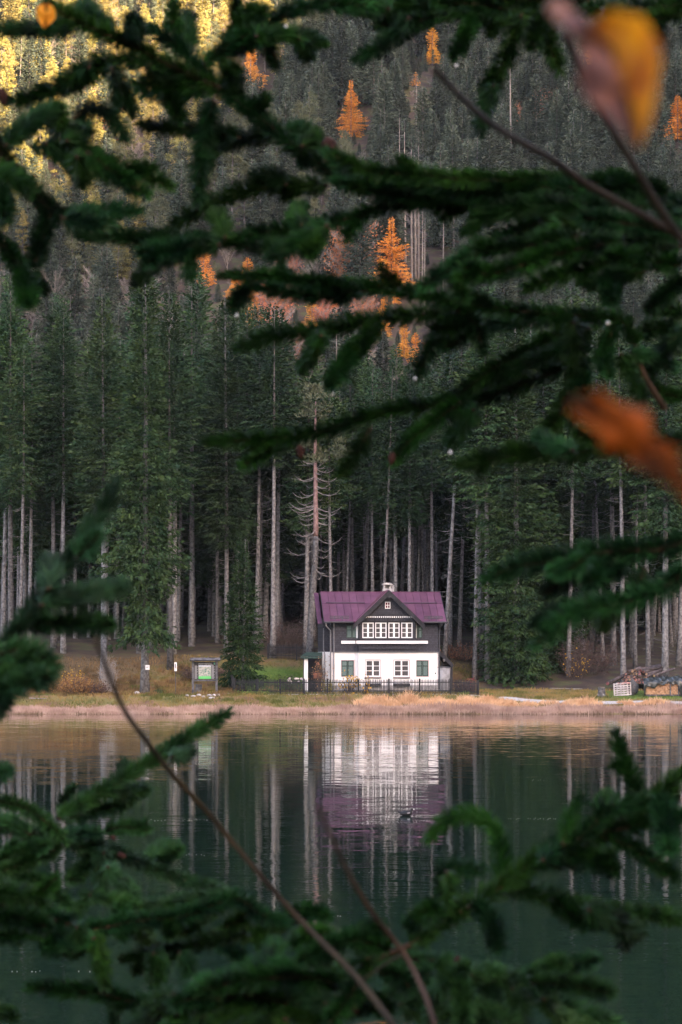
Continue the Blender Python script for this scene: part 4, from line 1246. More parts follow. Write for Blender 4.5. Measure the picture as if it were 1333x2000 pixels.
def fence(label, pts, h, zoff=0.05, pitch=0.115, posts=2.35, kerb=False, group=None):
    """pts: list of (x, y); pickets, posts and rails are children of one fence."""
    p0 = pts[0]
    e = thing('picket_fence', label, 'fence', (p0[0], p0[1], TZ(*p0)))
    o = Vector(e.location)
    pk = picket_mesh(h)
    pm_ = MB().box(-0.07, 0.07, -0.06, 0.06, -0.3, h + 0.06).mesh('post', M_FENCE)
    for (a, b) in zip(pts[:-1], pts[1:]):
        a, b = Vector((a[0], a[1], 0)), Vector((b[0], b[1], 0))
        L = (b - a).length; d = (b - a) / L; rz = math.atan2(d.y, d.x)
        n = int(L / pitch)
        nrm = Vector((d.y, -d.x, 0))
        if nrm.y > 0: nrm = -nrm
        za, zb = TZ(a.x, a.y), TZ(b.x, b.y)
        for k in range(n):
            f = (k + 0.5) / n
            q = a + (b - a) * f
            obj('picket', pk, e, (q.x - o.x + nrm.x * 0.05, q.y - o.y + nrm.y * 0.05, za + (zb - za) * f + zoff - o.z + R.gauss(0, 0.008)), (R.gauss(0, 0.01), R.gauss(0, 0.012), rz))
        np_ = max(1, round(L / posts))
        for k in range(np_ + 1):
            q = a + (b - a) * k / np_
            obj('post', pm_, e, (q.x - o.x, q.y - o.y, za + (zb - za) * k / np_ + zoff - o.z), (0, 0, rz))
        for fz in (0.22, 0.80):
            MB().bar(a + Vector((0, 0, za + zoff + h * fz)) - o, b + Vector((0, 0, zb + zoff + h * fz)) - o, 0.05, 0.08).build('rail', M_FENCE, e)
        if kerb:
            MB().bar(a + Vector((0, 0.06, za + 0.02)) - o, b + Vector((0, 0.06, zb + 0.02)) - o, 0.12, 0.14).build('kerb', M_KERB, e)
    return e
fence('dark picket fence along the shore in front of the house and garden', [(X(458, 199.6), 199.6), (X(548, 197.8), 197.8), (X(640, 197.4), 197.4), (X(880, 197.6), 197.6), (X(934, 198.6), 198.6)], 1.22, kerb=True)
fence('dark picket fence behind the garden up against the forest', [(X(524, 214.3), 214.3), (X(636, 214.3), 214.3)], 1.25)
fence('dark fence climbing the bank at the left end of the garden', [(X(456, 199.9), 199.9), (X(447.5, 206.8), 206.8)], 1.3, pitch=0.16, posts=2.4)

# ------------------------------------------------------------------ notice board, signs, stones
dB = 197.6
bx, bz = X(400, dB), TZ(X(400, dB), dB)
nb = thing('notice_board', 'dark timber notice board with small roof and green map panel on the bank', 'notice board', (bx, dB, bz))
def bxl(px): return X(px, dB) - bx
def bzl(py): return float(at(0, py, dB).z) - bz
M_POST = mat('weathered_post', (0.06, 0.058, 0.062), 0.85, 0.1, col2=(0.13, 0.125, 0.13), scale=4, bump=0.3)
M_BOARD = mat('board_black', (0.022, 0.022, 0.024), 0.6, 0.3)
for a, b in ((375.2, 379.8), (421.3, 425.6)):
    MB().box(bxl(a), bxl(b), -0.09, 0.09, -0.3, bzl(1290)).build('post', M_POST, nb)
mb = MB()
mb.prism([(bxl(371.5), -0.42, bzl(1291.2)), (bxl(371.5), -0.42, bzl(1289.8)), (bxl(371.5), 0.0, bzl(1285.3)), (bxl(371.5), 0.42, bzl(1289.8)), (bxl(371.5), 0.42, bzl(1291.2)), (bxl(371.5), 0.0, bzl(1287))], (bxl(433) - bxl(371.5) - 0.12, 0, 0))
mb.build('roof', M_DARKW, nb)
mb = MB()
for k in range(4):
    a = bxl(372.5) + k * 0.62; mb.prism([(a, -0.44, bzl(1289.5)), (a + 0.6, -0.44, bzl(1289.5)), (a + 0.6, -0.02, bzl(1285.0)), (a, -0.02, bzl(1285.0))], (0, 0, 0.02))
mb.build('roof_boards', M_POST, nb)
MB().box(bxl(379.9), bxl(421.2), -0.05, 0.05, bzl(1330.5), bzl(1327.5)).build('rail', M_POST, nb)
pan = MB().box(bxl(379.9), bxl(421.2), -0.03, 0.03, bzl(1326.8), bzl(1293.0)).build('panel', M_BOARD, nb)
def map_mat():
    m = bpy.data.materials.new('map_print'); m.use_nodes = True
    nt = m.node_tree; b = nt.nodes['Principled BSDF']; b.inputs['Roughness'].default_value = 0.4
    tc = nt.nodes.new('ShaderNodeTexCoord'); n = nt.nodes.new('ShaderNodeTexNoise'); n.inputs['Scale'].default_value = 7; n.inputs['Detail'].default_value = 6
    nt.links.new(tc.outputs['Object'], n.inputs['Vector'])
    r = nt.nodes.new('ShaderNodeValToRGB'); e = r.color_ramp.elements
    e[0].position = 0.36; e[0].color = (0.06, 0.14, 0.11, 1); e[1].position = 0.62; e[1].color = (0.36, 0.33, 0.30, 1)
    q = e.new(0.48); q.color = (0.24, 0.26, 0.22, 1)
    nt.links.new(n.outputs['Fac'], r.inputs['Fac']); nt.links.new(r.outputs[0], b.inputs['Base Color'])
    return m
MB().box(bxl(388.3), bxl(412.7), -0.036, -0.031, bzl(1320.8), bzl(1302)).build('map', map_mat(), pan)
MB().box(bxl(388.3), bxl(412.7), -0.036, -0.031, bzl(1325.9), bzl(1320.9)).build('map_meadow', mat('map_green', (0.07, 0.42, 0.12), 0.4, 0.3), pan)
MB().box(bxl(388.3), bxl(412.7), -0.036, -0.031, bzl(1301.9), bzl(1299.8)).build('map_sky', mat('map_sky', (0.50, 0.52, 0.60), 0.4, 0.3), pan)
mb = MB()
for a, b in ((380.8, 386.9), (413.6, 420.2)):
    k = 0
    py = 1300.2
    while py < 1325:
        mb.box(bxl(a), bxl(a + (b - a) * (0.7 + 0.3 * ((k * 37) % 10) / 10)), -0.034, -0.031, bzl(py + 0.75), bzl(py)); py += 1.55; k += 1
mb.build('text_column', mat('grey_print', (0.30, 0.29, 0.29), 0.5, 0.3), pan)['kind'] = 'stuff'
M_PRINT = mat('white_print', (0.75, 0.74, 0.74), 0.5, 0.3)
def text(s, x, z, size, parent, y, m):
    c = bpy.data.curves.new('lettering', 'FONT'); c.body = s; c.size = size; c.extrude = 0.001
    o = bpy.data.objects.new('lettering', c)
    dg = bpy.context.evaluated_depsgraph_get()
    COL.objects.link(o)
    me = bpy.data.meshes.new_from_object(o.evaluated_get(bpy.context.evaluated_depsgraph_get()))
    COL.objects.unlink(o)
    me.materials.clear(); me.materials.append(m)
    return obj('lettering', me, parent, (x, y, z), (math.radians(90), 0, 0))
text('Naturpark Fanes-Sennes-Prags', bxl(388.2), bzl(1296.9), 0.086, pan, -0.033, M_PRINT)
text('Parco Naturale Fanes-Senes-Braies', bxl(388.2), bzl(1299.4), 0.086, pan, -0.033, M_PRINT)
MB().box(bxl(418), bxl(420.5), -0.034, -0.031, bzl(1298), bzl(1294)).build('emblem', mat('emblem_green', (0.05, 0.22, 0.14), 0.5, 0.3), pan)

def sign_post(px, d, ytop, label):
    x = X(px, d); z = TZ(x, d)
    e = thing('sign_post', label, 'sign', (x, d, z))
    zt = float(at(0, ytop, d).z) - z
    MB().tube([(0, 0, -0.2), (0, 0, zt)], 0.03, 8).build('pole', M_POST, e)
    pl = MB().box(-0.10, 0.10, -0.045, -0.032, zt - 0.72, zt).build('plate', M_WHITE, e)
    mb = MB()
    mb.box(-0.03, 0.03, -0.049, -0.046, zt - 0.30, zt - 0.12).box(-0.05, -0.01, -0.049, -0.046, zt - 0.52, zt - 0.30).box(0.01, 0.05, -0.049, -0.046, zt - 0.50, zt - 0.28)
    mb.build('walker_mark', M_BOARD, pl)
sign_post(343.5, 198.0, 1293.5, 'slim pole with narrow white plate left of the notice board')
x = X(288.5, 199.0); e = thing('tree_plate', 'small white plate fixed on the thick pale spruce trunk', 'sign', (x, 199.0, float(at(0, 1303.5, 199.0).z)))
MB().box(-0.17, 0.17, 0.0, 0.012, -0.19, 0.19).build('plate', M_WHITE, e)
MB().box(-0.10, 0.10, -0.004, -0.001, 0.02, 0.05).box(-0.10, 0.06, -0.004, -0.001, -0.05, -0.02).build('text_line', M_POST, e)
MB().tube([(0, 0.02, 0.1), (-0.08, 0.45, 0.1)], 0.012, 6).build('nail', M_POST, e)

def rock(rng, sx, sy, sz):
    """Irregular boulder from a jittered sphere."""
    vs, fs = [], []
    nu, nv = 8, 5
    for j in range(nv + 1):
        ph = math.pi * j / nv
        for i in range(nu):
            th = 2 * math.pi * i / nu
            k = 1 + rng.uniform(-0.22, 0.22) * (0 if j in (0, nv) else 1)
            vs.append((math.cos(th) * math.sin(ph) * sx * k, math.sin(th) * math.sin(ph) * sy * k, math.cos(ph) * sz * (1 + rng.uniform(-0.1, 0.1))))
    for j in range(nv):
        for i in range(nu):
            a, b = j * nu + i, j * nu + (i + 1) % nu
            fs.append((a, b, b + nu, a + nu))
    return MB().add(vs, fs)
M_STONE = mat('pale_stone', (0.22, 0.20, 0.195), 0.9, 0.1, col2=(0.42, 0.39, 0.375), scale=3, bump=0.5, bscale=10, obj_rand=0.15)
for i, (px, py, w, h) in enumerate([(366, 1359.5, 9, 3), (378, 1360, 11, 3.5), (389, 1359, 10, 5), (398, 1360.5, 9, 4), (409, 1359, 10, 4.5), (418, 1358.5, 8, 5), (426, 1357, 8, 6), (436, 1355, 9, 4.5), (443, 1353.5, 8, 3), (414, 1361.5, 12, 2.5)]):
    d = 196.2; x = X(px, d)
    o = rock(rr, w / 46, 0.25, max(h / 40, 0.09)).build('stone', M_STONE, None, True, (x, d + (1360 - py) * 0.25, TZ(x, d + (1360 - py) * 0.25) + 0.06))
    tag(o, 'pale flat stone laid below the notice board, %s from the left of its row' % ORD[i], 'stone', 'stones below the notice board')
for px, d, s, lab in ((226, 198.0, 0.32, 'pale grey boulder among the brown bushes left of the thick trunk'), (217, 203, 0.22, 'small pale stone on the bank above the brown bushes'), (145, 206, 0.25, 'small grey stump-like stone on the rust coloured slope'), (268, 199.0, 0.20, 'small pale stone at the foot of the thick pale trunk')):
    x = X(px, d); tag(rock(rr, s * 1.3, s, s * 0.8).build('stone', M_STONE, None, True, (x, d, TZ(x, d) + 0.08)), lab, 'stone')

def stump(px, d, r, h, label, top=None):
    x = X(px, d); e = thing('tree_stump', label, 'stump', (x, d, TZ(x, d)))
    mb = MB(); n = 12
    pts_ = [(0, 0, -0.15), (0, 0, 0.1), (0.02, 0, h * 0.5), (0.03, 0.0, h)]
    mb.tube(pts_, [r * 1.35, r * 1.15, r, r * 0.97], n, cap=False)
    mb.build('bark', M_BARK, e, True)
    MB().tube([(0.03, 0, h - 0.02), (0.03, 0, h + 0.01)], [r * 0.93, r * 0.92], n).build('cut_face', M_LOGEND, e)
    mb = MB()
    for k in range(4):
        a = k * 1.6 + 0.4; mb.tube([(math.cos(a) * r * 0.8, math.sin(a) * r * 0.8, 0.22), (math.cos(a) * r * 1.5, math.sin(a) * r * 1.5, 0.0)], [0.10, 0.05], 6)
    mb.build('root', M_BARK, e)
stump(388, 198.6, 0.28, 0.85, 'weathered grey stump under the notice board')
stump(1175, 197.6, 0.30, 0.82, 'sawn stump on the grass left of the pallets')
stump(146, 207.5, 0.22, 0.4, 'small pale stump on the rust coloured slope')

# ------------------------------------------------------------------ timber yard on the right
M_LOGBARK = mat('log_bark', (0.055, 0.045, 0.045), 0.9, 0.1, col2=(0.13, 0.10, 0.10), scale=3, bump=0.5, obj_rand=0.35)
def log_between(a, b, r, label, group):
    a, b = Vector(a), Vector(b)
    e = thing('log', label, 'log', a, 0, group)
    d = (b - a)
    MB().tube([(0, 0, 0), d * 0.5, d], [r, r * 0.97, r * 0.9], 10).build('bark', M_LOGBARK, e, True)
    n = d.normalized()
    MB().tube([-n * 0.012, n * 0.002], [r * 0.9, r * 0.9], 10).build('cut_end', M_LOGDARK, e)
M_LOGDARK = mat('old_cut_wood', (0.10, 0.050, 0.040), 0.85, 0.1, col2=(0.24, 0.13, 0.09), scale=5, obj_rand=0.75)
LG = 'logs of the big pile'
ROWN = ['bottom row', 'second row up', 'third row up', 'fourth row up', 'top row']
LLB = 'dark log with pale cut end in the big pile behind the pallets'
rl = random.Random(9)
dl = 203.2
for row, (x0p, x1p, py, n) in enumerate([(1222, 1268, 1333, 9), (1218, 1266, 1327.5, 9), (1222, 1264, 1322, 8), (1224, 1262, 1316.5, 7), (1228, 1258, 1311.5, 5)]):
    for k in range(n):
        px = x0p + (x1p - x0p) * k / (n - 1) + rl.uniform(-1.2, 1.2)
        d = dl + row * 0.12 + rl.uniform(-0.35, 0.35)
        p = at(px, py + rl.uniform(-0.8, 0.8), d)
        p.z = max(p.z, TZ(p.x, p.y) + 0.1)
        L = rl.uniform(3.6, 4.6)
        log_between(p, p + Vector((L * 0.55, L * 0.80, 0.42 + rl.uniform(-0.1, 0.1))), rl.uniform(0.095, 0.16), 'dark log in the %s of the big pile, %s from the left' % (ROWN[row], ORD[k]), LG)
p = at(1187, 1335, 202.0); log_between(p, at(1222, 1318, 204.5), 0.17, 'long pale log leaning on the left side of the big pile', None)
for (a, b, r, lab) in ((at(1240, 1308, 203.6), at(1251, 1303, 205), 0.10, 'short log lying on top of the big pile'), (at(1252, 1310, 203.4), at(1292, 1304, 205.5), 0.14, 'long thick log across the top of the big pile'),
                       (at(1262, 1323, 202.6), at(1294, 1306, 205.5), 0.10, 'thin log slanting down the right side of the big pile'), (at(1278, 1320, 202.4), at(1318, 1306, 205), 0.11, 'thin log lying behind the tarpaulin')):
    log_between(a, b, r, lab, None)

def pallet(x, y, rz, tilt, label):
    """Standing pallet: slats across three stringers."""
    M_PAL = mat('grey_pallet', (0.34, 0.30, 0.30), 0.85, 0.1, col2=(0.50, 0.45, 0.45), scale=3, obj_rand=0.15)
    e = thing('pallet', label, 'pallet', (x, y, TZ(x, y) + 0.03)); e.rotation_euler = (tilt[0], tilt[1], rz)
    for k in range(6):
        z = 0.04 + k * 0.185
        MB().box(-0.60, 0.60, -0.075, -0.051, z, z + 0.09).build('slat', M_PAL, e)
        if k in (0, 3, 5): MB().box(-0.60, 0.60, 0.051, 0.073, z, z + 0.09).build('slat', M_PAL, e)
    for xx in (-0.56, 0.0, 0.56):
        MB().box(xx - 0.05, xx + 0.05, -0.05, 0.05, 0.03, 1.06).build('stringer', M_PAL, e)
pallet(X(1214, 198.4), 198.4, 0.05, (-0.06, -0.05), 'front pale pallet standing on edge on the grass')
pallet(X(1219.5, 198.85), 198.85, 0.05, (-0.06, -0.04), 'rear pallet standing on edge behind the front one')
mb = MB(); 
g = []
for i in range(9):
    for j in range(4):
        xx = X(1207, 198.6) + i * 0.13; yy = 198.35 + j * 0.16
        g.append((xx, yy, TZ(X(1214, 198.4), 198.4) + 1.12 + 0.06 * math.sin(i * 1.9 + j) + 0.05 * math.cos(i * 0.9) - 0.05 * abs(i - 4) * 0.6 + (0.03 if j in (1, 2) else -0.03)))
mb.add(g, [(i * 4 + j, i * 4 + j + 1, (i + 1) * 4 + j + 1, (i + 1) * 4 + j) for i in range(8) for j in range(3)])
cl = mb.build('cloth', mat('red_cloth', (0.40, 0.20, 0.17), 0.9, 0.1, var=0.2, scale=4), None, True)
sd = cl.modifiers.new('thickness', 'SOLIDIFY'); sd.thickness = 0.02
tag(cl, 'faded red cloth lying over the top of the standing pallets', 'cloth')
# low covered block behind pallets
mb = rock(rr, 0.45, 0.4, 0.75); tag(mb.build('covered_block', mat('block_sheet', (0.07, 0.068, 0.07), 0.8, 0.2, var=0.3), None, True, (X(1236, 199.4), 199.4, TZ(X(1236, 199.4), 199.4) + 0.55)), 'dark covered block between the pallets and the firewood', 'block')

# firewood under a tarpaulin
fx0, fx1, fd = X(1262, 198.0), X(1345, 198.0), 198.0
fz = TZ(X(1290, fd), fd)
fw = thing('firewood_stack', 'long stack of split firewood under the dark tarpaulin', 'firewood', (fx0, fd, fz))
M_FWOOD = mat('split_wood', (0.34, 0.17, 0.095), 0.85, 0.1, col2=(0.58, 0.35, 0.22), scale=9)
mb = MB()
wdt = fx1 - fx0
k = 0
z = 0.22
while z < 1.0:
    xx = 0.10
    while xx < wdt - 0.1:
        r = rl.uniform(0.045, 0.075)
        mb.tube([(xx, rl.uniform(-0.05, 0.03), z + rl.uniform(-0.02, 0.02)), (xx, 0.9, z)], [r, r], rl.choice((4, 5, 6)))
        xx += r * 1.75
    z += 0.105
    k += 1
mb.build('split_logs', M_FWOOD, fw)['kind'] = 'stuff'
for xx in (1.95, 2.62, 3.3):
    MB().box(xx, xx + 0.09, -0.14, -0.06, 0.0, 1.06).build('upright', M_POST, fw)
MB().box(0.0, wdt, -0.05, 0.08, 0.06, 0.15).box(0.0, wdt, 0.6, 0.75, 0.06, 0.15).build('bearer', M_POST, fw)
for xx in (0.2, 1.2, 2.2, 3.2): MB().box(xx, xx + 0.14, -0.03, 0.7, 0.0, 0.059).build('footing', M_POST, fw)
g = []; nu, nv = 46, 16
for i in range(nu + 1):
    for j in range(nv + 1):
        u, v = i / nu, j / nv
        x_ = fx0 - 0.20 + (wdt + 0.3) * u
        y_ = fd - 0.22 + 1.45 * min(1, max(0, (v - 0.28) / 0.72))
        top = fz + 1.16 + 0.34 * math.sin(min(1, max(0, (v - 0.28) / 0.72)) * 2.2) + 0.18 * (u - 0.1)
        hang = (0.28 - v) / 0.28 if v < 0.28 else 0
        drop = hang * (0.30 + 0.16 * math.sin(u * 9) + 0.10 * math.sin(u * 31 + 1)) * (1 + 2.3 * max(0, 1 - u / 0.06) + 1.7 * max(0, (u - 0.72) / 0.1 if u < 0.82 else (0.92 - u) / 0.1 if u < 0.92 else 0))
        wr = 0.055 * math.sin(u * 47 + 9 * v) + 0.05 * math.sin(u * 23 - 13 * v + 1.3) + 0.03 * math.sin(u * 80 + v * 31)
        g.append((x_, y_ + 0.06 * math.sin(u * 38) * hang + wr * 0.6 * hang, top - drop + wr * (1 - hang)))
mb = MB().add(g, [(i * (nv + 1) + j, (i + 1) * (nv + 1) + j, (i + 1) * (nv + 1) + j + 1, i * (nv + 1) + j + 1) for i in range(nu) for j in range(nv)])
tp = mb.build('tarpaulin', mat('dark_tarpaulin', (0.014, 0.017, 0.017), 0.3, 0.5, col2=(0.032, 0.037, 0.037), scale=3), None, True)
tag(tp, 'wrinkled shiny dark tarpaulin draped over the firewood stack', 'tarpaulin')
sd = tp.modifiers.new('thickness', 'SOLIDIFY'); sd.thickness = 0.01

# ------------------------------------------------------------------ shore vegetation
def blades(n, xs, ys, hmin, hmax, w, lean, rng, hfun=None, zoff=-0.02):
    """Grass blades: thin tapering quads rooted on the ground."""
    x, y = xs, ys
    z = T(x, y)
    h = rng.uniform(hmin, hmax, n)
    if hfun is not None: h = h * hfun(x, y)
    a = rng.uniform(0, 6.28, n)
    l = rng.normal(0, lean, (n, 2))
    B = np.stack([x, y, z + zoff], -1)
    Tp = B + np.stack([l[:, 0] * h, l[:, 1] * h, h], -1)
    s = np.stack([np.cos(a), 0.4 * np.sin(a), 0 * a], -1) * (w * rng.uniform(0.6, 1.4, n))[:, None] / 2
    Mi = B * 0.45 + Tp * 0.55 - np.stack([l[:, 0] * h * 0.15, l[:, 1] * h * 0.15, 0 * h], -1)
    V = np.empty((n, 5, 3))
    V[:, 0] = B - s; V[:, 1] = B + s; V[:, 2] = Mi + s * 0.8; V[:, 3] = Tp; V[:, 4] = Mi - s * 0.8
    return V.reshape(-1, 3), np.arange(n * 5), np.full(n, 5)

M_REED = mat('reed_blades', (0.34, 0.215, 0.175), 0.85, 0.1, col2=(0.54, 0.37, 0.305), scale=0.7, coords='Object', trans=0.25)
M_REEDB = mat('reed_bases', (0.12, 0.085, 0.055), 0.9, 0.1, col2=(0.22, 0.14, 0.10), scale=2.0)
M_TAN = mat('dry_grass', (0.58, 0.32, 0.18), 0.85, 0.1, col2=(0.78, 0.52, 0.32), scale=0.9, trans=0.25)
M_MEAD = mat('meadow_grass', (0.095, 0.110, 0.030), 0.85, 0.1, col2=(0.29, 0.19, 0.075), scale=0.45, trans=0.2)
M_LAWN = mat('green_grass', (0.055, 0.11, 0.022), 0.85, 0.1, col2=(0.12, 0.19, 0.045), scale=0.9, trans=0.2)
M_RUSTG = mat('rust_grass', (0.11, 0.075, 0.038), 0.85, 0.1, col2=(0.27, 0.16, 0.075), scale=0.7, trans=0.2)
rng = np.random.default_rng(21)
n = 42000
xs = rng.uniform(-34, 34, n); ys = 189.8 + 0.35 * fnoise(xs, xs * 0.2, 3.1, 0.8) + rng.beta(1.3, 1.6, n) * 3.3
kp = (fnoise(xs, ys * 2, 1.6, 4.4) + 0.5 * fnoise(xs, ys, 0.5, 1.1) > -0.55) | (rng.random(n) < 0.25)
xs, ys = xs[kp], ys[kp]; n = len(xs)
V = blades(n, xs, ys, 0.28, 0.66, 0.045, 0.22, rng, lambda x, y: (0.72 + 0.45 * fnoise(x, y * 3, 2.4, 0.3) + 0.25 * fnoise(x, y, 0.8, 2.0)) * np.where(x > 0, 1.1, 0.85))
tag(obj('shore_reeds', np_mesh('shore_reeds', *V, M_REED)), 'pinkish dry reeds growing in a band along the waterline', 'reeds', kind='stuff')
n = 9000
xs = rng.uniform(-34, 34, n); ys = 189.5 + 0.35 * fnoise(xs, xs * 0.2, 3.1, 0.8) + rng.uniform(0, 0.6, n)
keep = fnoise(xs, xs * 0.3, 1.3, 5.0) > -0.25
V = blades(int(keep.sum()), xs[keep], ys[keep], 0.12, 0.42, 0.05, 0.12, rng, None, -0.1)
tag(obj('reed_stubble', np_mesh('reed_stubble', *V, M_REEDB)), 'brown green sedge standing at the very edge of the water', 'sedge', kind='stuff')
# tufts of tall tan grass
def tuft_field(spots, name, label, m, h0, h1, seed, per=130, rad=0.42):
    rng = np.random.default_rng(seed)
    X_, Y_, H_ = [], [], []
    for (px, d, s) in spots:
        k = int(per * s)
        a = rng.uniform(0, 6.28, k); r = rad * s * np.sqrt(rng.uniform(0, 1, k))
        X_.append(X(px, d) + np.cos(a) * r * 1.4); Y_.append(d + np.sin(a) * r); H_.append(np.full(k, s) * (1.15 - 0.5 * r / (rad * s)))
    X_ = np.concatenate(X_); Y_ = np.concatenate(Y_); H_ = np.concatenate(H_)
    o = np.argsort(rng.random(len(X_)))
    V = blades(len(X_), X_, Y_, h0, h1, 0.05, 0.34, rng, lambda x, y: H_)
    tag(obj(name, np_mesh(name, *V, m)), label, 'grass', kind='stuff')
sp = [(px + R.uniform(-6, 6), 194.0 + R.uniform(-1.0, 1.2), R.uniform(0.55, 1.1)) for px in range(702, 1010, 4)]
sp += [(px + R.uniform(-5, 5), 194.0 + R.uniform(-0.8, 0.8), R.uniform(0.6, 1.15)) for px in range(1100, 1172, 5)]
sp += [(px + R.uniform(-5, 5), 194.2 + R.uniform(-0.6, 0.6), R.uniform(0.45, 0.9)) for px in list(range(1215, 1262, 7)) + list(range(1268, 1300, 5)) + list(range(1020, 1090, 12))]
sp += [(798, 194.6, 1.7), (792, 194.4, 1.3), (722, 194.2, 1.2), (1148, 194.2, 1.4), (1285, 194.3, 1.2)]
tuft_field(sp, 'tall_dry_grass', 'tall tan grass tufts on the bank below the front fence', M_TAN, 0.35, 0.72, 31)
rg = random.Random(77)
tuft_field([(rg.uniform(-10, 455), rg.uniform(196.5, 211), rg.uniform(0.5, 1.25)) for _ in range(190)], 'bracken_tufts', 'rust and straw coloured fern and grass clumps over the left slope', M_RUSTG, 0.25, 0.6, 33, per=70, rad=0.4)
tuft_field([(rg.uniform(230, 600), rg.uniform(194.5, 210), rg.uniform(0.4, 1.0)) for _ in range(120)] + [(rg.uniform(930, 1180), rg.uniform(196.5, 203.5), rg.uniform(0.35, 0.8)) for _ in range(50)], 'sedge_tufts', 'olive grass clumps on the bank round the notice board and beside the path', M_MEAD, 0.2, 0.5, 34, per=70, rad=0.4)
n = 52000
xs = rng.uniform(-34, 34, n); ys = 192.6 + rng.uniform(0, 1, n) ** 1.1 * 22
lw, fo, rd = zone(xs, ys)
inh = (np.abs(xs - 3.3) < 5.6) & (ys > 202.0)
k1 = (lw < 0.5) & (fo < 0.6) & (rd < 0.5) & ~inh & (~((xs > 9.5) & (np.abs(ys - np.interp(xs, pp[:, 0], pp[:, 1])) < 0.55)))
V = blades(int(k1.sum()), xs[k1], ys[k1], 0.10, 0.30, 0.05, 0.4, rng)
tag(obj('meadow_grass', np_mesh('meadow_grass', *V, M_MEAD)), 'olive and tan meadow grass covering the bank', 'grass', kind='stuff')
k2 = (lw >= 0.5) & ~inh & (~((xs > 9.5) & (np.abs(ys - np.interp(xs, pp[:, 0], pp[:, 1])) < 0.55)))
V = blades(int(k2.sum()), xs[k2], ys[k2], 0.05, 0.16, 0.06, 0.4, rng)
tag(obj('lawn_grass', np_mesh('lawn_grass', *V, M_LAWN)), 'short green grass of the garden and of the timber yard', 'grass', kind='stuff')
k3 = (rd >= 0.5) & (lw < 0.5) & ~inh
V = blades(int(k3.sum()), xs[k3], ys[k3], 0.10, 0.34, 0.05, 0.45, rng)
tag(obj('rust_grass', np_mesh('rust_grass', *V, M_RUSTG)), 'rust brown bracken and grass on the slope at the far left', 'grass', kind='stuff')

def leafbush(px, d, w, h, n, leaf, label, m_leaf, m_stem, name='bush', leafsize=0.12, stems=40, cat='bush', group=None, seed=1, lift=0.0):
    """Bush of many thin stems with leaves scattered through its volume."""
    rng = np.random.default_rng(seed)
    x = X(px, d); z = TZ(x, d)
    e = thing(name, label, cat, (x, d, z), 0, group)
    a = rng.uniform(0, 6.28, stems); r = np.sqrt(rng.uniform(0, 1, stems))
    A = np.stack([np.cos(a) * r * w * 0.18, np.sin(a) * r * w * 0.18, np.full(stems, -0.05)], -1)
    E = np.stack([np.cos(a) * r * w * 0.5, np.sin(a) * r * w * 0.5, h * (1.05 - 0.45 * r * r) * rng.uniform(0.7, 1.05, stems)], -1)
    S = sticks(A, E, np.full(stems, 0.022), np.full(stems, 0.007))
    k = rng.integers(0, stems, stems * 6); t = rng.uniform(0.3, 0.95, stems * 6)
    B = A[k] + (E - A)[k] * t[:, None]
    S2 = sticks(B, B + norm(rng.normal(size=B.shape) + np.array([0, 0, 0.7])) * rng.uniform(0.12, 0.4, (len(B), 1)) * h * 0.6, np.full(len(B), 0.009), np.full(len(B), 0.004))
    obj('stems', np_mesh('stems', *merge([(*S, 0), (*S2, 0)])[:3], m_stem), e)['kind'] = 'stuff'
    if n:
        k = rng.integers(0, stems, n); t = rng.uniform(0.25 + lift, 1.08, n)
        B = A[k] + (E - A)[k] * t[:, None] + rng.normal(0, 0.10 * h, (n, 3))
        B[:, 2] = np.abs(B[:, 2])
        L = leafsize * rng.uniform(0.6, 1.4, n)
        obj('leaves', np_mesh('leaves', diamonds(B, norm(rng.normal(size=(n, 3))), L, L * 0.65, rng), *quads_idx(n), m_leaf), e)['kind'] = 'stuff'
    return e
M_STEM = mat('bush_stems', (0.085, 0.062, 0.055), 0.9, 0.1, var=0.3)
M_PALE = mat('pale_dead_stems', (0.34, 0.30, 0.28), 0.9, 0.1, var=0.2)
M_BROWN = mat('brown_leaves', (0.13, 0.062, 0.040), 0.8, 0.1, col2=(0.34, 0.18, 0.06), scale=2.5)
M_YEL = mat('yellow_leaves', (0.50, 0.24, 0.025), 0.75, 0.15, col2=(0.62, 0.38, 0.06), scale=4, trans=0.3)
M_DKG = mat('dark_green_leaves', (0.026, 0.055, 0.022), 0.7, 0.2, col2=(0.07, 0.11, 0.035), scale=3)
M_PURP = mat('purple_brown_leaves', (0.060, 0.040, 0.040), 0.85, 0.1, col2=(0.13, 0.080, 0.070), scale=2)
M_FLOW = mat('flower_heads', (0.34, 0.28, 0.27), 0.8, 0.1, col2=(0.56, 0.48, 0.47), scale=4)
leafbush(155, 198.6, 4.6, 1.5, 2600, 0, 'wide brown and gold leaved bush on the bank far left', M_BROWN, M_STEM, stems=70, seed=2)
leafbush(95, 200.5, 3.6, 1.7, 1500, 0, 'brown bush half hidden by the blurred bough at the left edge', M_BROWN, M_STEM, stems=60, seed=3)
leafbush(212, 200.0, 1.8, 3.4, 60, 0, 'tall pale leafless shrub between the brown bush and the thick trunk', M_BROWN, M_PALE, stems=46, seed=4, name='bare_shrub', cat='shrub')
leafbush(140, 204.5, 2.6, 1.8, 420, 0, 'thin shrub with a few yellow leaves on the rust coloured slope', M_YEL, M_STEM, stems=40, seed=5)
leafbush(190, 198.9, 2.4, 1.0, 500, 0, 'low dark bush at the right end of the brown bushes', M_PURP, M_STEM, stems=46, seed=6)
leafbush(310, 199.2, 0.9, 0.45, 420, 0, 'small green mound at the foot of the thick pale trunk', M_DKG, M_STEM, stems=20, seed=7, leafsize=0.08)
leafbush(685, 198.3, 2.3, 1.75, 190, 0, 'loose yellow leaved shrub against the white wall behind the fence', M_YEL, M_STEM, stems=24, seed=8, leafsize=0.17, lift=0.1, name='shrub', cat='shrub')
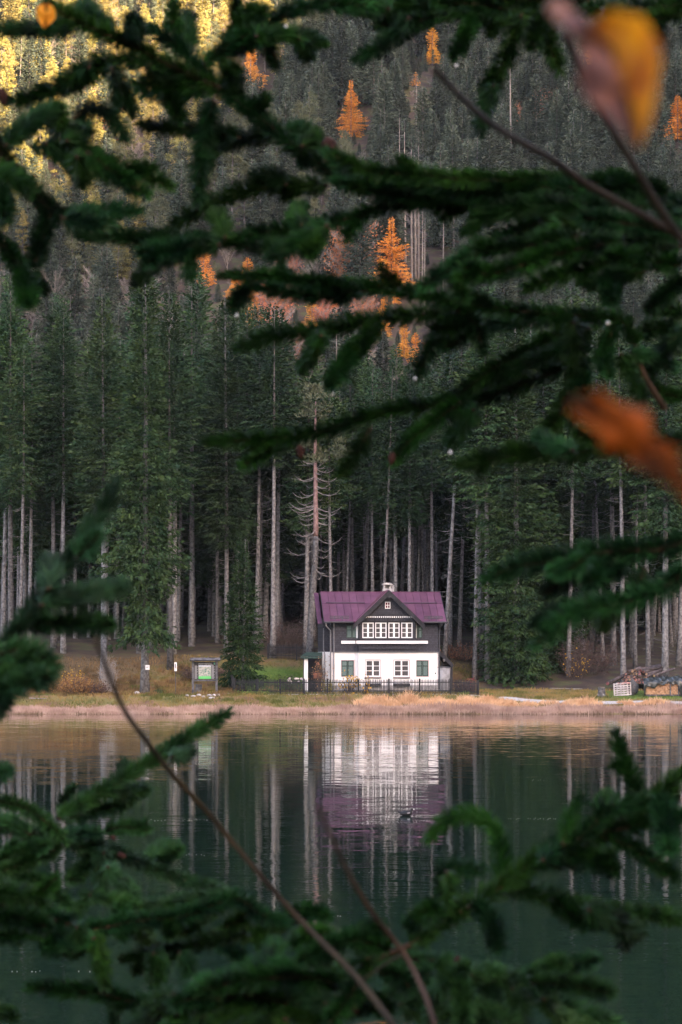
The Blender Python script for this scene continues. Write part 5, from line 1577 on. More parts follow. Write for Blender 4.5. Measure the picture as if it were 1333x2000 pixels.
leafbush(715, 197.2, 0.8, 1.9, 34, 0, 'thin sprawling shrub with few yellow leaves in front of the fence', M_YEL, M_STEM, stems=9, seed=9, leafsize=0.16, name='shrub', cat='shrub')
leafbush(640, 199.4, 1.5, 1.0, 380, 0, 'green yellow perennial behind the fence left of the yellow shrub', mat('olive_leaves', (0.12, 0.13, 0.03), 0.8, 0.1, col2=(0.30, 0.24, 0.05), scale=3), M_STEM, stems=26, seed=10, name='plant', cat='plant')
leafbush(626, 201.8, 1.1, 3.3, 260, 0, 'reddish climber on the left corner of the house', mat('climber_leaves', (0.22, 0.10, 0.06), 0.8, 0.1, col2=(0.40, 0.22, 0.10), scale=4), M_STEM, stems=22, seed=11, name='climber', cat='climber')
leafbush(566, 204.6, 1.6, 1.4, 900, 0, 'leafy garden bush below the white flower heads', M_DKG, M_STEM, stems=30, seed=12)
leafbush(540, 206.0, 2.2, 1.0, 900, 0, 'low green bush in the garden beside the flowering bush', mat('lime_leaves', (0.07, 0.13, 0.03), 0.8, 0.1, col2=(0.13, 0.20, 0.05), scale=3), M_STEM, stems=30, seed=13)
hy = leafbush(577, 203.9, 1.5, 1.15, 420, 0, 'bush with round white faded flower heads left of the wood store', M_DKG, M_STEM, stems=26, seed=14, name='flower_bush')
for k in range(13):
    q = rock(rr, 0.11, 0.1, 0.09); q.build('flower_head', M_FLOW, hy, True, (rr.uniform(-0.75, 0.75), rr.uniform(-0.5, 0.0), rr.uniform(0.75, 1.2)))
leafbush(905, 199.9, 2.2, 1.05, 900, 0, 'dark shrub behind the right end of the front fence', M_PURP, M_STEM, stems=40, seed=15)
leafbush(920, 200.8, 1.0, 1.3, 200, 0, 'small reddish shrub above the right end of the fence', mat('red_leaves', (0.20, 0.05, 0.05), 0.8, 0.1, var=0.3), M_STEM, stems=22, seed=16)
leafbush(1150, 211.0, 6.5, 3.2, 3200, 0, 'dark purplish thicket between the broad spruce and the log pile', M_PURP, M_STEM, stems=90, seed=17, name='thicket', cat='thicket')
leafbush(1125, 208.5, 3.0, 2.4, 90, 0, 'thin twigs with scattered yellow leaves in front of the dark thicket', M_YEL, M_STEM, stems=30, seed=18, leafsize=0.16, name='shrub', cat='shrub')
leafbush(910, 216.5, 6.0, 1.6, 1800, 0, 'rust brown undergrowth behind the leaning trunk', mat('bracken', (0.15, 0.065, 0.045), 0.85, 0.1, col2=(0.32, 0.15, 0.08), scale=2), M_STEM, stems=70, seed=19, name='undergrowth_bush')
leafbush(395, 208.5, 5.0, 1.1, 1500, 0, 'low brown undergrowth on the slope behind the notice board', M_PURP, M_STEM, stems=70, seed=20, name='undergrowth_bush')
leafbush(560, 217.5, 7.0, 3.0, 1500, 0, 'dark bare thicket in the forest edge behind the back fence', M_PURP, M_STEM, stems=120, seed=22, name='thicket', cat='thicket')
for k, (px, d) in enumerate([(467, 198.9), (490, 198.4), (515, 198.0), (905, 197.6), (950, 198.2)]):
    leafbush(px, d, 1.2, 0.35, 260, 0, ['leafy green weeds at the left corner of the front fence', 'leafy green weeds at the fence right of its left corner', 'leafy green weeds at the fence below the lawn', 'green weeds under the right end of the front fence', 'green weeds beside the start of the gravel path'][k],
             mat('weed_leaves', (0.07, 0.13, 0.03), 0.8, 0.1, col2=(0.17, 0.20, 0.05), scale=4), M_STEM, stems=16, seed=40 + k, leafsize=0.1, name='weed_clump', cat='weeds')
# fallen branches on the ground
for (pts_, lab) in (([(1120, 1331), (1150, 1322), (1185, 1320)], 'pale fallen branch in front of the dark thicket'), ([(1075, 1345), (1105, 1341), (1122, 1339)], 'thin pale fallen branch on the bare ground under the broad spruce'), ([(58, 1360.5), (75, 1361), (92, 1361.8)], 'thin white plank lying on the bank at far left')):
    d = 203.5 if pts_[0][0] > 500 else 195.5
    P = []
    for px, py in pts_:
        P.append((X(px, d), d + (P and (pts_[0][1] - py) * 0.18 or 0), TZ(X(px, d), d) + 0.10))
    tag(MB().tube(P, [0.05, 0.045, 0.02], 6).build('fallen_branch', M_DEAD), lab, 'branch')

# ------------------------------------------------------------------ water bird
def coot():
    d = CAMZ * F / (1593 - HOR)
    x = X(794, d)
    e = thing('water_bird', 'dark water bird with white bill swimming in the reflection of the house', 'bird', (x, d, 0.0))
    prof = [(-0.215, 0.085, 0.004, 0.008), (-0.19, 0.085, 0.022, 0.026), (-0.14, 0.060, 0.050, 0.052), (-0.06, 0.058, 0.080, 0.078), (0.02, 0.060, 0.088, 0.085), (0.08, 0.060, 0.080, 0.075), (0.125, 0.085, 0.050, 0.058),
            (0.140, 0.125, 0.032, 0.040), (0.148, 0.160, 0.030, 0.036), (0.165, 0.182, 0.032, 0.034), (0.188, 0.178, 0.024, 0.024), (0.203, 0.172, 0.010, 0.010)]
    vs, fs = [], []; n = 10
    for k, (px, pz, ry_, rz_) in enumerate(prof):
        a = prof[max(k - 1, 0)]; b = prof[min(k + 1, len(prof) - 1)]
        dx, dz = b[0] - a[0], b[1] - a[1]; l = math.hypot(dx, dz); dx, dz = dx / l, dz / l
        for i in range(n):
            t = 2 * math.pi * i / n
            vs.append((px - dz * math.sin(t) * rz_, math.cos(t) * ry_, pz + dx * math.sin(t) * rz_))
    for k in range(len(prof) - 1):
        for i in range(n):
            j = (i + 1) % n; fs.append((k * n + i, k * n + j, (k + 1) * n + j, (k + 1) * n + i))
    fs.append(tuple(range(n))[::-1]); fs.append(tuple((len(prof) - 1) * n + i for i in range(n)))
    o = MB().add(vs, fs).build('body', mat('dark_feathers', (0.012, 0.012, 0.015), 0.6, 0.3), e, True)
    mb = MB().tube([(0.196, 0, 0.190), (0.205, 0, 0.178), (0.232, 0, 0.160)], [0.013, 0.014, 0.003], 8)
    mb.build('bill', M_WHITE, e, True)
    MB().prism([(0.02, -0.084, 0.085), (0.10, -0.070, 0.092), (0.105, -0.066, 0.075), (0.03, -0.084, 0.066)], (0, -0.004, 0)).build('wing_patch', mat('grey_feathers', (0.40, 0.38, 0.40), 0.7, 0.2), e)
    MB().tube([(-0.18, 0, 0.095), (-0.24, 0, 0.125)], [0.028, 0.012], 6).build('tail', mat('dark_feathers', (0.012, 0.012, 0.015)), e)
coot()
# specks drifting on the water
mb = MB()
for (px0, px1, py, k) in ((270, 420, 1602, 26), (990, 1090, 1599.5, 18), (700, 860, 1704, 10), (1040, 1130, 1524, 12), (350, 400, 1670, 6), (20, 240, 1898, 8), (560, 700, 1790, 8)):
    for q in range(k):
        px = rr.uniform(px0, px1); py_ = py + rr.gauss(0, 0.9)
        d = CAMZ * F / (py_ - HOR); x = X(px, d); s = rr.uniform(0.003, 0.007)
        mb.box(x - s * 2, x + s * 2, d - s, d + s, 0.003, 0.010)
tag(mb.build('floating_specks', mat('speck_white', (0.30, 0.29, 0.25), 0.7, 0.2)), 'fine pale specks drifting in lines on the lake', 'debris', kind='stuff')

# ------------------------------------------------------------------ spruce boughs close to the viewer
M_NEEDLE = mat('bough_needles', (0.0010, 0.0105, 0.0034), 0.55, 0.10, col2=(0.0080, 0.052, 0.0080), scale=26, obj_rand=0.5)
M_LITNEEDLE = mat('bough_needles_lit', (0.0045, 0.026, 0.0095), 0.55, 0.15, col2=(0.022, 0.088, 0.026), scale=26, obj_rand=0.4)  # lighter needle copy: light on these boughs painted into the colour
M_WOOD = mat('bough_wood', (0.018, 0.012, 0.009), 0.85, 0.1, col2=(0.045, 0.028, 0.018), scale=30)
def needles(path, fwd, rng, per_m=3000, ln=0.0145, w=0.0018, thin_root=0.0, upward=0.35):
    """Needles all round a twig, leaning towards its tip."""
    seg = np.linalg.norm(np.diff(path, axis=0), axis=1); cum = np.concatenate([[0], np.cumsum(seg)]); L = cum[-1]
    n = max(60, int(per_m * 2.7 * L))
    s = rng.uniform(thin_root * L, L, n)
    P = np.stack([np.interp(s, cum, path[:, k]) for k in range(3)], -1)
    i = np.clip(np.searchsorted(cum, s) - 1, 0, len(path) - 2)
    d = norm(path[i + 1] - path[i])
    ref = np.tile(np.array([[0.0, 0, 1.0]]), (n, 1)); bad = np.abs(d[:, 2]) > 0.9; ref[bad] = (1.0, 0, 0)
    a = norm(np.cross(d, ref)); b = np.cross(a, d)
    th = rng.uniform(0, 6.28, n)
    rad = a * np.cos(th)[:, None] + b * np.sin(th)[:, None]
    lean = rng.uniform(0.35, 1.0, n) + 1.5 * np.clip((s / L - 0.93) / 0.07, 0, 1)
    D = norm(rad + d * lean[:, None] + np.array([0, 0, upward]) * rng.uniform(0, 1, (n, 1)))
    Ln = ln * rng.uniform(0.7, 1.2, n) * (0.75 + 0.25 * np.minimum(1, (L - s) / 0.03))
    side = norm(np.cross(D, norm(rng.normal(size=(n, 3))))) * (w / 2)
    V = np.empty((n, 4, 3))
    V[:, 0] = P - side; V[:, 1] = P + side; V[:, 2] = P + D * Ln[:, None] + side * 0.5; V[:, 3] = P + D * Ln[:, None] - side * 0.5
    return V.reshape(-1, 3), *quads_idx(n)

def bough(label, depth, twigs, seed, name='spruce_bough', per_m=3000, bare_first=0.0, spread=0.12, ln=0.0145, shoots=0.10, nm=None):
    """twigs: list of polylines in photo pixels; the first is the main stem. Each twig wanders in depth of its own."""
    rng = np.random.default_rng(seed)
    x0, y0 = twigs[0][0]
    o = at(x0, y0, depth)
    e = thing(name, label, 'branch', o)
    for k, tw in enumerate(twigs):
        d0 = depth + (0 if k == 0 else rng.uniform(-spread, spread))
        d1 = d0 + rng.uniform(-spread, spread) * 1.2
        m = len(tw)
        P = [np.array(at(px, py, d0 + (d1 - d0) * i / max(1, m - 1))) - np.array(o) for i, (px, py) in enumerate(tw)]
        path = smooth_path(P, 0.012)
        r0 = 0.0042 if k == 0 else 0.0024
        rad = list(np.linspace(r0, 0.0014, len(path)))
        mbw = MB().tube([Vector(p) for p in path], rad, 6)
        nset = [(*needles(path, None, rng, per_m=per_m, thin_root=bare_first if k == 0 else 0.0, ln=ln * 1.08 * rng.uniform(0.9, 1.15)), 0)]
        # short side shoots, alternating, leaning towards the tip as spruce sprays do
        seg = np.linalg.norm(np.diff(path, axis=0), axis=1); cum = np.concatenate([[0], np.cumsum(seg)]); Lt = cum[-1]
        s_at = 0.035 + (bare_first * Lt if k == 0 else 0.0); sg = 1
        while s_at < Lt - 0.03:
            if rng.random() < shoots:
                i = int(np.clip(np.searchsorted(cum, s_at), 1, len(path) - 1))
                dr = norm(path[i] - path[i - 1]); lat = norm(np.cross(dr, np.array([0.25, 1.0, 0.1 * sg]))) * sg
                ls = rng.uniform(0.012, 0.028) * (1.15 if k == 0 else 1.0)
                q0 = path[i]; v = norm(dr * rng.uniform(0.8, 1.3) + lat * 0.8 + np.array([0, rng.uniform(-0.5, 0.5), -0.12]))
                q1 = q0 + v * ls * 0.6; q2 = q1 + norm(v + dr * 0.3 + np.array([0, 0, -0.15])) * ls * 0.5
                sp_ = smooth_path([q0, q1, q2], 0.008)
                mbw.tube([Vector(z_) for z_ in sp_], list(np.linspace(0.0016, 0.0008, len(sp_))), 5)
                nset.append((*needles(sp_, None, rng, per_m=per_m, ln=ln * 0.95), 0))
            sg = -sg; s_at += rng.uniform(0.022, 0.045)
        w = mbw.build('stem' if k == 0 else 'twig', M_WOOD, e, True)
        nd = obj('needles', np_mesh('needles', *merge(nset)[:3], nm or M_NEEDLE), w)
        nd['kind'] = 'stuff'
    return e

bough('blurred spruce bough hanging across the upper left of the view', 2.85, [
    [(668, 352), (630, 325), (560, 275), (520, 240), (450, 188), (415, 160), (370, 112), (330, 78), (295, 58)],
    [(345, 85), (338, 45), (340, 3)], [(372, 95), (366, 60), (368, 30)], [(400, 128), (430, 102), (465, 75), (512, 60), (566, 22), (640, 8), (720, 12)],
    [(500, 70), (570, 68), (632, 84)], [(510, 72), (530, 100), (542, 130)], [(585, 75), (596, 92), (600, 112)], [(425, 112), (470, 90), (505, 80)], [(440, 88), (480, 35), (515, 25)],
    [(455, 180), (455, 155), (456, 134)], [(496, 222), (512, 204), (522, 192)], [(425, 180), (380, 172), (338, 162), (268, 163)], [(400, 178), (330, 185), (270, 178)], [(330, 172), (338, 200), (352, 232)],
    [(418, 195), (402, 250), (394, 310), (385, 394)], [(408, 230), (412, 290), (398, 330)], [(398, 256), (345, 252), (278, 247)], [(558, 262), (588, 250), (606, 262), (620, 290)], [(590, 285), (610, 275), (618, 262)],
    [(640, 362), (545, 366), (470, 374), (418, 395), (367, 424), (328, 452)], [(560, 362), (525, 338), (495, 348)], [(532, 262), (450, 278), (398, 282)], [(470, 270), (430, 262), (395, 272)]], 1, shoots=0.10)
bough('blurred spruce bough sagging in from the left edge', 2.65, [
    [(-60, 232), (-5, 285), (20, 322), (44, 356), (71, 381), (101, 412), (130, 424)],
    [(128, 422), (190, 411), (270, 413)], [(120, 425), (165, 437), (212, 434)], [(100, 418), (82, 468), (68, 516)], [(-30, 450), (5, 480), (45, 525), (86, 566)], [(45, 530), (52, 560), (55, 592)],
    [(-30, 330), (20, 345), (60, 372)], [(-20, 400), (-5, 380), (10, 420)], [(-40, 420), (0, 425), (12, 405)], [(10, 285), (50, 250), (84, 230), (112, 212)]], 2, shoots=0.10)
bough('blurred spruce bough with an orange leaf in the top left corner', 2.75, [
    [(430, 172), (365, 145), (300, 112), (250, 84), (190, 60), (140, 36), (95, 8)],
    [(150, 45), (110, 58), (60, 58), (-20, 55)], [(258, 80), (264, 58), (258, 38)], [(365, 147), (304, 128), (236, 117), (169, 130), (135, 153), (101, 176), (60, 194), (15, 198)], [(218, 133), (243, 180), (258, 222)],
    [(225, 150), (232, 190), (225, 215)], [(175, 130), (150, 160), (120, 172)], [(110, 195), (125, 250), (159, 292), (200, 314), (250, 332), (331, 362)], [(170, 296), (230, 345), (286, 380)], [(60, 288), (120, 292), (172, 296)], [(150, 305), (158, 330), (162, 356)],
    [(100, 215), (60, 240), (15, 278)], [(145, 232), (180, 211), (215, 228), (246, 266)], [(95, 205), (110, 240), (125, 262)], [(130, 275), (165, 262), (160, 240)], [(140, 32), (165, 22), (190, 45), (215, 55)], [(90, 280), (140, 318), (185, 300)], [(200, 60), (180, 30), (160, 10)], [(290, 125), (330, 155), (370, 160)], [(190, 315), (215, 340), (245, 350)]], 3, shoots=0.10)
bough('dark spruce bough running along the top edge', 3.0, [
    [(1420, 0), (1300, 14), (1180, 18), (1050, 20), (920, 26), (800, 30), (690, 22)],
    [(800, 34), (770, 72), (700, 116)], [(760, 18), (720, 2), (680, -8)], [(925, 30), (910, 70), (888, 108)], [(1020, 25), (1010, 60), (985, 122), (955, 182)], [(965, 165), (948, 215), (938, 258)], [(1050, 25), (1065, 70), (1092, 135)], [(1000, 20), (930, 8), (850, 6)],
    [(880, 20), (820, 8), (740, 10)], [(1180, 20), (1230, 35), (1272, 45), (1285, 76)], [(1333, 30), (1270, 38), (1185, 42)], [(860, 30), (800, 45), (740, 50)], [(1070, 15), (1000, 38), (930, 45)], [(1100, 10), (1060, 40), (1040, 90)], [(820, 28), (800, 60), (765, 80)], [(1000, 5), (960, -5), (900, -10)], [(1150, 2), (1060, 2), (980, -2)]], 4)
bough('thick dark spruce bough crossing from the right above the centre', 2.7, [
    [(1400, 430), (1300, 395), (1200, 372), (1080, 368), (960, 372), (850, 366), (760, 352), (690, 338), (640, 300)],
    [(1180, 362), (1080, 352), (990, 352), (900, 350), (800, 340), (720, 334), (655, 305)], [(1100, 395), (1000, 388), (900, 382), (800, 384), (705, 366), (655, 355)], [(860, 380), (780, 372), (690, 362)], [(960, 400), (890, 404), (820, 398), (755, 402), (704, 422), (637, 436), (586, 452), (540, 450), (461, 462)],
    [(640, 440), (604, 462), (560, 488), (529, 502)], [(610, 452), (606, 476), (604, 496)], [(590, 440), (578, 425), (590, 405)], [(560, 480), (502, 486), (440, 470), (400, 472), (338, 469), (236, 463), (155, 459)], [(430, 478), (360, 492), (305, 516), (264, 552)], [(400, 470), (350, 488), (276, 494)], [(372, 488), (368, 512), (368, 542)], [(440, 465), (430, 435), (420, 420)],
    [(1060, 430), (1008, 458), (932, 488), (880, 524), (822, 562)], [(1180, 478), (1080, 498), (1024, 518), (960, 534), (892, 542)], [(960, 534), (905, 540), (898, 560), (905, 580)], [(1330, 480), (1240, 496), (1160, 520), (1088, 540), (1030, 562)], [(1150, 415), (1060, 400), (960, 420), (915, 452)], [(1130, 462), (1020, 482), (935, 490)],
    [(1340, 455), (1240, 440), (1140, 425)], [(1340, 395), (1240, 392), (1150, 368)], [(1260, 530), (1200, 540), (1150, 560)], [(1240, 430), (1160, 440), (1080, 430), (1000, 412), (940, 404)], [(1330, 520), (1260, 510), (1190, 500)], [(1333, 545), (1300, 575), (1270, 602)], [(1220, 470), (1150, 480), (1110, 510)], [(1340, 420), (1280, 450), (1230, 470)], [(1200, 540), (1190, 570), (1195, 590)], [(1330, 440), (1280, 470), (1250, 520)], [(1300, 380), (1230, 365), (1160, 355)], [(1100, 440), (1060, 470), (1040, 500)], [(1200, 400), (1150, 400), (1110, 380)], [(1060, 385), (1020, 370), (980, 360)]], 5, shoots=0.22)
bough('long spruce bough pointing left over the middle of the view', 2.95, [
    [(1300, 800), (1252, 720), (1232, 650), (1200, 622), (1110, 617), (1000, 606), (920, 594), (850, 582), (775, 566), (719, 560), (625, 556), (531, 543), (437, 539)],
    [(720, 568), (640, 580), (560, 572), (510, 562)], [(780, 562), (762, 545), (748, 530)], [(495, 552), (475, 575), (456, 600)], [(600, 552), (640, 560), (690, 572)], [(900, 600), (860, 612), (737, 624), (670, 636), (625, 648), (569, 650), (512, 660), (470, 678)], [(628, 655), (612, 685), (590, 724)], [(712, 672), (690, 690), (670, 716), (647, 752)], [(735, 632), (720, 660), (700, 680)], [(905, 595), (865, 645), (839, 686), (815, 732)],
    [(880, 600), (928, 632), (944, 684)], [(940, 620), (905, 660), (870, 680)], [(920, 610), (880, 640), (850, 640)], [(1180, 622), (1100, 652), (1040, 682), (960, 722), (900, 768), (850, 790), (760, 802), (680, 826), (620, 846), (540, 856), (470, 860), (400, 863)],
    [(585, 850), (530, 876), (478, 908)], [(725, 836), (700, 880), (668, 928)], [(900, 785), (850, 822), (800, 862), (768, 902)], [(925, 800), (905, 832), (880, 868)], [(1110, 716), (1000, 758), (920, 788), (860, 800)], [(1120, 628), (1122, 720), (1116, 834)], [(1112, 765), (1095, 808), (1060, 852)], [(1150, 640), (1100, 680), (1030, 712), (950, 752)], [(1090, 625), (1000, 628), (930, 640)],
    [(1345, 640), (1300, 686), (1262, 726)], [(1214, 690), (1235, 740), (1256, 784)], [(1345, 620), (1300, 600), (1270, 610)], [(1130, 640), (1135, 700), (1140, 760)], [(1240, 660), (1280, 640), (1330, 650)], [(1200, 640), (1180, 690), (1190, 730)], [(1260, 740), (1300, 770), (1340, 775)], [(1230, 690), (1275, 700), (1320, 720)]], 6, bare_first=0.14)
bough('single spruce twig pointing left below the long bough', 2.75, [
    [(1420, 850), (1333, 862), (1200, 876), (1120, 886), (1040, 888), (960, 896), (900, 908)], [(1120, 880), (1080, 872), (1050, 850)], [(1230, 874), (1180, 862), (1130, 850)]], 7)
bough('very blurred spruce bough reaching in at the right edge below the middle', 2.2, [
    [(1420, 1030), (1333, 1060), (1293, 1073), (1232, 1076), (1172, 1080), (1099, 1092), (1057, 1100), (1006, 1108), (954, 1127)],
    [(1126, 1112), (1099, 1134), (1066, 1160)], [(1217, 1090), (1181, 1110), (1151, 1140)], [(1400, 1080), (1333, 1121), (1293, 1150), (1247, 1168), (1208, 1181), (1157, 1186), (1111, 1202), (1081, 1226), (1051, 1258)], [(1150, 1168), (1096, 1192), (1045, 1218)], [(1262, 1110), (1245, 1145), (1230, 1170)], [(1195, 1182), (1184, 1205), (1178, 1222)], [(1150, 1085), (1110, 1112), (1080, 1118)]], 8, ln=0.013)
bough('upright blurred spruce twig at the left edge above the shore', 2.35, [
    [(-50, 1340), (0, 1272), (30, 1232), (55, 1202), (82, 1166), (112, 1127), (145, 1082), (175, 1037), (205, 990), (225, 945)],
    [(80, 1182), (140, 1166), (187, 1158), (247, 1147)], [(52, 1220), (112, 1218), (175, 1217), (214, 1222)], [(-20, 1290), (30, 1268), (75, 1276), (108, 1302)], [(-20, 1372), (20, 1342), (60, 1330), (98, 1321)], [(30, 1330), (48, 1300), (60, 1280)], [(-30, 1310), (15, 1300), (50, 1305)], [(-30, 1350), (10, 1325), (45, 1322)], [(95, 1150), (100, 1120), (95, 1095)], [(150, 1090), (175, 1065), (195, 1045)], [(-20, 1395), (0, 1380), (12, 1360)]], 9, shoots=0.0, nm=M_LITNEEDLE)
bough('spruce bough in the lower left with a sharp pointed tip', 3.3, [
    [(-60, 1600), (0, 1615), (63, 1628), (126, 1645), (189, 1657), (235, 1670), (294, 1692), (357, 1718), (420, 1736), (462, 1752)],
    [(113, 1600), (160, 1570), (202, 1545), (248, 1514), (290, 1489), (332, 1464), (391, 1426), (446, 1393)], [(336, 1478), (355, 1478), (376, 1466)], [(200, 1540), (240, 1548), (288, 1543)], [(135, 1596), (189, 1583), (242, 1572)], [(118, 1634), (151, 1630), (195, 1628)], [(122, 1588), (130, 1560), (144, 1540)], [(230, 1520), (250, 1500), (240, 1490)], [(-40, 1560), (10, 1567), (50, 1578), (92, 1608), (128, 1642)], [(120, 1655), (63, 1680), (5, 1702)], [(-40, 1530), (-10, 1515), (14, 1506)], [(-30, 1690), (40, 1668), (90, 1650)],
    [(-30, 1715), (60, 1716), (105, 1740), (132, 1768)], [(181, 1742), (155, 1772), (126, 1815)], [(175, 1748), (227, 1758), (270, 1768)], [(462, 1752), (378, 1756), (328, 1766), (272, 1773)], [(202, 1665), (202, 1700), (200, 1732)], [(210, 1692), (240, 1725), (270, 1756)], [(285, 1690), (310, 1660), (345, 1650)], [(300, 1690), (330, 1675), (352, 1660)], [(205, 1622), (245, 1616), (288, 1622)], [(180, 1660), (160, 1700), (140, 1720)], [(60, 1630), (30, 1610), (0, 1600)], [(100, 1640), (60, 1655), (20, 1660)]], 10, per_m=3400, nm=M_LITNEEDLE)
bough('dense spruce bough filling the lower left corner', 2.9, [
    [(-60, 1760), (20, 1770), (90, 1790), (180, 1815), (260, 1800), (360, 1790), (460, 1755), (504, 1784), (560, 1802)],
    [(-30, 1740), (40, 1745), (80, 1770)], [(-30, 1800), (40, 1795), (90, 1810)], [(-20, 1830), (40, 1822), (80, 1815)], [(60, 1760), (90, 1735), (110, 1715)], [(185, 1832), (139, 1846), (90, 1857)], [(178, 1820), (197, 1876), (206, 1924)], [(565, 1802), (504, 1822), (420, 1832), (357, 1855), (294, 1864), (246, 1873)], [(418, 1836), (462, 1863), (494, 1886)], [(445, 1758), (403, 1785), (360, 1823)], [(235, 1775), (240, 1800), (242, 1825)], [(260, 1805), (285, 1830), (290, 1850)],
    [(330, 1770), (340, 1800), (330, 1825)], [(20, 1775), (35, 1800), (30, 1840)], [(120, 1800), (110, 1830), (90, 1845)], [(480, 1775), (470, 1800), (440, 1810)], [(150, 1810), (160, 1840), (140, 1860)], [(560, 1800), (600, 1780), (640, 1790)], [(300, 1862), (310, 1890), (300, 1915)], [(350, 1858), (370, 1885), (365, 1905)], [(500, 1822), (520, 1850), (540, 1880)]], 11, per_m=3400)
bough('spruce twigs low over the water in the bottom left corner', 3.1, [
    [(420, 1990), (350, 1975), (294, 1964), (235, 1951), (189, 1940), (126, 1934), (63, 1930)], [(-20, 1975), (5, 1978), (26, 1982)], [(235, 1955), (222, 1975), (225, 1998)]], 12)
bough('arching spruce bough along the bottom edge', 2.5, [
    [(700, 2060), (640, 2010), (600, 1985), (535, 1965), (467, 1970), (410, 1994)],
    [(668, 1932), (625, 1912), (557, 1910), (467, 1916), (395, 1935)], [(520, 1895), (530, 1870), (540, 1842)], [(760, 1854), (692, 1836), (634, 1857), (590, 1876)], [(706, 1912), (679, 1951), (645, 1998)], [(600, 1900), (560, 1890), (500, 1895), (440, 1915), (380, 1925)], [(560, 1960), (480, 1945), (400, 1960), (340, 1985)], [(640, 1960), (600, 1945), (560, 1938), (500, 1945)], [(720, 1870), (700, 1895), (660, 1905)], [(700, 1850), (720, 1830), (740, 1815)], [(610, 1870), (640, 1890), (650, 1915)], [(680, 1980), (720, 1960), (760, 1970)], [(560, 1990), (520, 2005), (470, 2015)], [(340, 1940), (300, 1975), (280, 2005)], [(430, 1950), (380, 1950), (340, 1960)], [(580, 1850), (600, 1830), (640, 1822)], [(740, 1900), (780, 1905), (800, 1930)], [(400, 1985), (360, 2005), (320, 2010)]], 13, per_m=3200)
bough('spruce bough in the bottom right with two pointed tips', 2.7, [
    [(700, 1860), (800, 1872), (880, 1884), (940, 1908), (1024, 1930), (1080, 1956), (1160, 1982), (1220, 2010)],
    [(1020, 1912), (1088, 1893), (1164, 1875)], [(1040, 1922), (1120, 1925), (1194, 1940)], [(920, 1905), (960, 1902), (1024, 1920)], [(860, 1890), (900, 1930), (905, 2000)], [(800, 1880), (820, 1930), (800, 1980)], [(950, 1920), (960, 1960), (940, 2000)], [(900, 1900), (860, 1930), (840, 1990)], [(1060, 1950), (1100, 1990), (1150, 2010)], [(1000, 1930), (1020, 1970), (1000, 2010)], [(760, 1870), (770, 1910), (740, 1960)], [(880, 1950), (940, 1970), (1010, 1990)], [(1050, 1910), (1070, 1895), (1100, 1880)], [(780, 1960), (830, 1975), (890, 1980)], [(840, 1900), (800, 1920), (770, 1940)]], 14, per_m=3200, nm=M_LITNEEDLE)
bough('spruce bough rising to the right edge over the lower water', 2.55, [
    [(690, 1895), (760, 1862), (800, 1846), (860, 1804), (920, 1768), (980, 1734), (1024, 1698), (1080, 1662), (1132, 1638), (1180, 1622), (1240, 1586), (1288, 1556), (1345, 1500)],
    [(980, 1720), (982, 1672), (968, 1624), (932, 1594), (876, 1598), (840, 1638)], [(860, 1800), (864, 1742), (872, 1694), (900, 1694), (938, 1702)], [(872, 1700), (880, 1740), (868, 1780)], [(800, 1812), (828, 1790), (852, 1774)], [(930, 1766), (960, 1800), (972, 1855)], [(985, 1732), (1080, 1754), (1140, 1772), (1200, 1780), (1260, 1784), (1345, 1798)], [(1150, 1776), (1200, 1800), (1250, 1826)], [(1080, 1756), (1120, 1790), (1160, 1805)], [(1150, 1630), (1200, 1640), (1260, 1670), (1318, 1714)],
    [(1100, 1650), (1114, 1600), (1134, 1562)], [(1130, 1640), (1160, 1612), (1184, 1578), (1240, 1572), (1276, 1566)], [(1258, 1578), (1240, 1540), (1218, 1482), (1203, 1438)], [(1290, 1560), (1300, 1610), (1306, 1660)], [(1040, 1690), (1090, 1680), (1140, 1690)], [(1060, 1680), (1110, 1650), (1170, 1650)], [(1180, 1625), (1230, 1615), (1290, 1600)], [(1200, 1610), (1180, 1580), (1190, 1556)], [(1330, 1560), (1280, 1572), (1230, 1590)], [(1100, 1660), (1160, 1680), (1200, 1700)]], 15, bare_first=0.15)

# unseen spruces added round the viewer to darken the near boughs
for k, (x, y, t, sc_) in enumerate(((-3.7, 1.4, MIDS[0], 0.9), (3.9, 2.0, MIDS[2], 0.85), (0.6, -4.6, MIDS[1], 1.0))):
    place_tree(t, x, y, ['unseen spruce added left of the viewer to shade the boughs', 'unseen spruce added right of the viewer to shade the boughs', 'unseen spruce added behind the viewer to shade the boughs'][k], 'unseen spruces added for shade', sc=sc_)
# bare twigs, and leaves still hanging on them
M_BTW = mat('brown_twig', (0.012, 0.0085, 0.0065), 0.8, 0.1, col2=(0.036, 0.025, 0.015), scale=14)
M_GTW = mat('grey_twig', (0.010, 0.008, 0.008), 0.85, 0.1, col2=(0.024, 0.019, 0.017), scale=14)
M_RTW = mat('red_twig', (0.020, 0.012, 0.010), 0.8, 0.1, col2=(0.050, 0.030, 0.023), scale=14)
def bare_twig(label, pts, r0, r1, m, side=()):
    """pts: (px, py, distance)"""
    o = at(*pts[0]); e = thing('bare_twig', label, 'twig', o)
    path = smooth_path([np.array(at(*p)) - np.array(o) for p in pts], 0.03)
    MB().tube([Vector(p) for p in path], list(np.linspace(r0, r1, len(path))), 8).build('stem', m, e, True)
    for q in side:
        pa = smooth_path([np.array(at(*p)) - np.array(o) for p in q], 0.02)
        MB().tube([Vector(p) for p in pa], list(np.linspace(r1 * 0.9, r1 * 0.4, len(pa))), 6).build('side_shoot', m, e, True)
